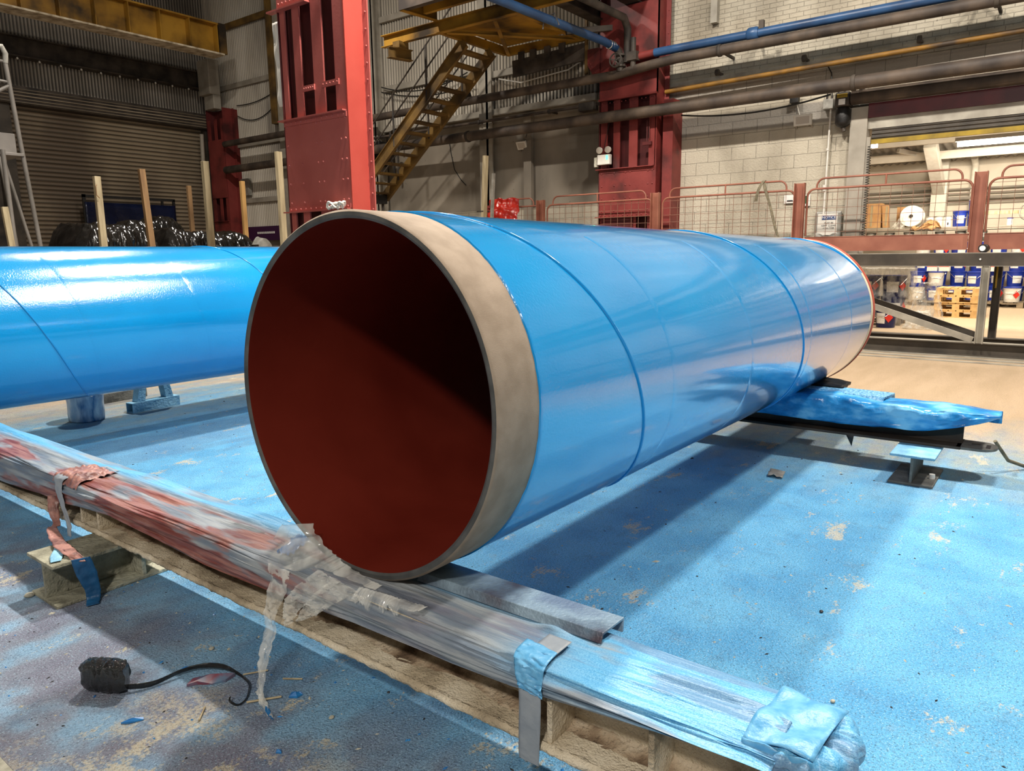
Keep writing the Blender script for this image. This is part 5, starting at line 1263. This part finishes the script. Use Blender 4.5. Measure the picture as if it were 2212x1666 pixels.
MB().lathe([(.025, 0), (.05, 0), (.05, .03), (.025, .03)], (23.93, 3.82, 2.445), (1, .05, 0), 20).build('core', 'blackrub', r)
b = MB().grid(lambda i, j: (23.85+.06*nz(i*5, j*5), 3.95+.38*i*(.3+.7*j), 2.45-.36*j+.03*nz(i*8, j*9)), 14, 14)
b.build('loose_film', 'clear', r, smooth=70)
b = MB().grid(lambda i, j: (23.95+.08*nz(i*4, j*6), 3.05+.75*i, 2.12+.22*j*math.sin(PI*min(1, i*1.4))+.09*nz(i*5, j*5)-.05*(1-j)), 14, 8)
one('crumpled_paper', b, 'card', 'crumpled brown paper beside the foam roll on the shelf', 'paper', smooth=25, thick=.01)
for k, y in enumerate((3.36, 3.15, 2.93)):
    r = thing('paint_tin', (24.1, y, 2.121), 'white tin with grey lid, %s of three left of the blue pails' % order[k], 'tin', 'white tins on the shelf')
    MB().lathe([(.10, 0), (.10, .27)], (24.1, y, 2.121), n=18).build('tin_body', 'label', r, smooth=40)
    MB().lathe([(.104, .27), (.104, .30), (.09, .305)], (24.1, y, 2.121), n=18).build('lid', 'greyplastic', r, smooth=40)
    MB().box(23.995, 24.0, y-.05, y-.02, 2.17, 2.24).build('print_mark', 'ink', r)
pail('paint_pail', 24.15, 2.64, 2.121, 'blue pail on the shelf right of the white tins', 'blue pails on the shelf', rr=.17, h_=.42)
pail('paint_pail', 24.15, 2.29, 2.121, 'blue pail on the shelf nearest the barrier post, lower one', 'blue pails on the shelf', rr=.17, h_=.42)
pail('paint_pail', 24.15, 2.33, 2.545, 'small blue pail stacked on top at the shelf end', 'blue pails on the shelf', rr=.12, h_=.27)
r = thing('paint_tin', (24.1, 1.46, 2.121), 'small white tin with blue lid alone on the shelf at the right', 'tin')
MB().lathe([(.07, 0), (.07, .17)], (24.1, 1.46, 2.121), n=16).build('tin_body', 'label', r, smooth=40); MB().lathe([(.073, .17), (.073, .20)], (24.1, 1.46, 2.121), n=16).build('lid', 'drumblue', r, smooth=40)
one('hose_coil', MB().tube([(24.0+.02*math.sin(t*3), 1.12+.14*math.cos(t), 2.46+.2*math.sin(t)) for t in [k*.22 for k in range(60)]], .02, 8), 'greyplastic', 'coil of grey hose at the right end of the shelf', 'hose', smooth=True)
for k in range(6): pail('paint_pail', 24.3, 4.9-.5*k-(.3 if k > 2 else 0), 1.781, 'short grey tin on the lower shelf, %s from the left' % order[k], 'tins on the lower shelf', rr=.13, h_=.22, body='greyplastic', lid='darksteel')
for k, (y, z) in enumerate(((3.0, .92), (2.72, .92), (1.72, .92), (1.58, 1.10))):
    r = thing('paper_carton', (22.7, y, z), 'small white carton with red stripe on the pails, %s from the left' % order[k], 'box', 'white cartons on the pails')
    MB().box(22.6, 22.85, y-.12, y+.12, z+.005, z+.18).build('carton_body', 'label', r); MB().box(22.595, 22.6, y-.12, y+.12, z+.12, z+.16).build('stripe', 'redlabel', r)
# wrapped drums just inside the doorway
r = thing('pallet', (16.9, 3.4, 0), 'weathered pallet under the film-wrapped navy drums', 'pallet')
pallet_parts(r, 16.9, 3.4, 0, 1.5, 1.1, .15, 'palletold')
for k, (x, y, z) in enumerate(((16.6, 2.85, .151), (16.6, 3.32, .151), (16.6, 3.79, .151), (16.6, 2.85, .575), (16.6, 3.32, .575), (16.6, 3.79, .575))):
    pail('paint_drum', x, y, z, 'navy drum in clear wrap, %s column, %s layer' % (['right', 'middle', 'left'][k % 3], ['lower', 'upper'][k//3]), 'navy drums under clear wrap', rr=.215, h_=.42, body='drumnavy', lid='drumnavy', diamond=True)
def wrapbox(label, x0, x1, y0, y1, z1, seed, mt='clearwrap', taper=.0):
    b = MB()
    def fn(i, j):
        P = [(x0, y1), (x0, y0), (x1, y0), (x1, y1)]; q = min(int(i*4), 3); f = i*4-q
        a = Vector((*P[q], 0)).lerp(Vector((*P[(q+1) % 4], 0)), f); c = Vector(((x0+x1)/2, (y0+y1)/2, 0))
        zz = z1*min(1, j/.8); k = 1 if j <= .8 else 1-(j-.8)/.2
        k *= 1-taper*zz/z1
        p = c+(a-c)*k; n_ = (a-c).normalized()*(.05*nz(i*12+seed, j*6, seed)+.03*nz(i*30, j*14, seed))
        return (p.x+n_.x, p.y+n_.y, zz+(.03*nz(i*9, j*9, seed) if j > .5 else 0)+.012)
    b.grid(fn, 90, 40)
    return one('shrink_wrap', b, mt, label, 'plastic film', smooth=70)
wrapbox('clear shrink wrap around the navy drums just inside the doorway', 16.3, 17.3, 2.55, 4.1, 1.12, 3)
wrapbox('heap of loose clear film sheeting right of the navy drums', 16.1, 16.8, 1.92, 2.52, .84, 8, 'clearwrap', .55)
wrapbox('low crumpled clear film on the floor beside the pallets', 15.7, 16.08, 2.0, 2.5, .32, 12, 'clear', .4)
pail('paint_drum', 15.9, 2.83, 0, 'navy drum with red diamond standing alone on the floor', 'navy drums by the doorway', rr=.185, h_=.41, body='drumnavy', lid='drumnavy', diamond=True)
pail('paint_drum', 15.95, 3.27, 0, 'navy drum half hidden behind the far pipe end', 'navy drums by the doorway', rr=.185, h_=.41, body='drumnavy', lid='drumnavy')
b = MB().grid(lambda i, j: (20.6+.3*i+.05*nz(i*4, j*4), .42+.35*i-.45*j, .01+.26*(1-i)*j+.03*nz(i*7, j*7)), 10, 10)
one('film_scrap', b, 'foam', 'white torn film lying on the store room floor at the right edge', 'film scrap', smooth=60, thick=.01)
# strip lights of the store room
for k, (y, x, z) in enumerate(((.75, 17.0, 3.50), (3.52, 17.0, 3.62))):
    r = thing('strip_light', (x, y, z), ['long lit strip light above the doorway at the right', 'short lit lamp seen at the corner of the doorway'][k], 'lamp')
    L = 1.3 if k == 0 else .12
    MB().box(x-.08, x+.08, y-L, y+L, z+.05, z+.12).build('housing', 'white', r)
    MB().tube([(x, y-L+.04, z), (x, y+L-.04, z)], .05, 10).build('lit_tube', 'tube', r, smooth=True)
    MB().tube([(x, y, z+.12), (x, y, 5.16)], .008, 6).build('suspension', 'cable', r)
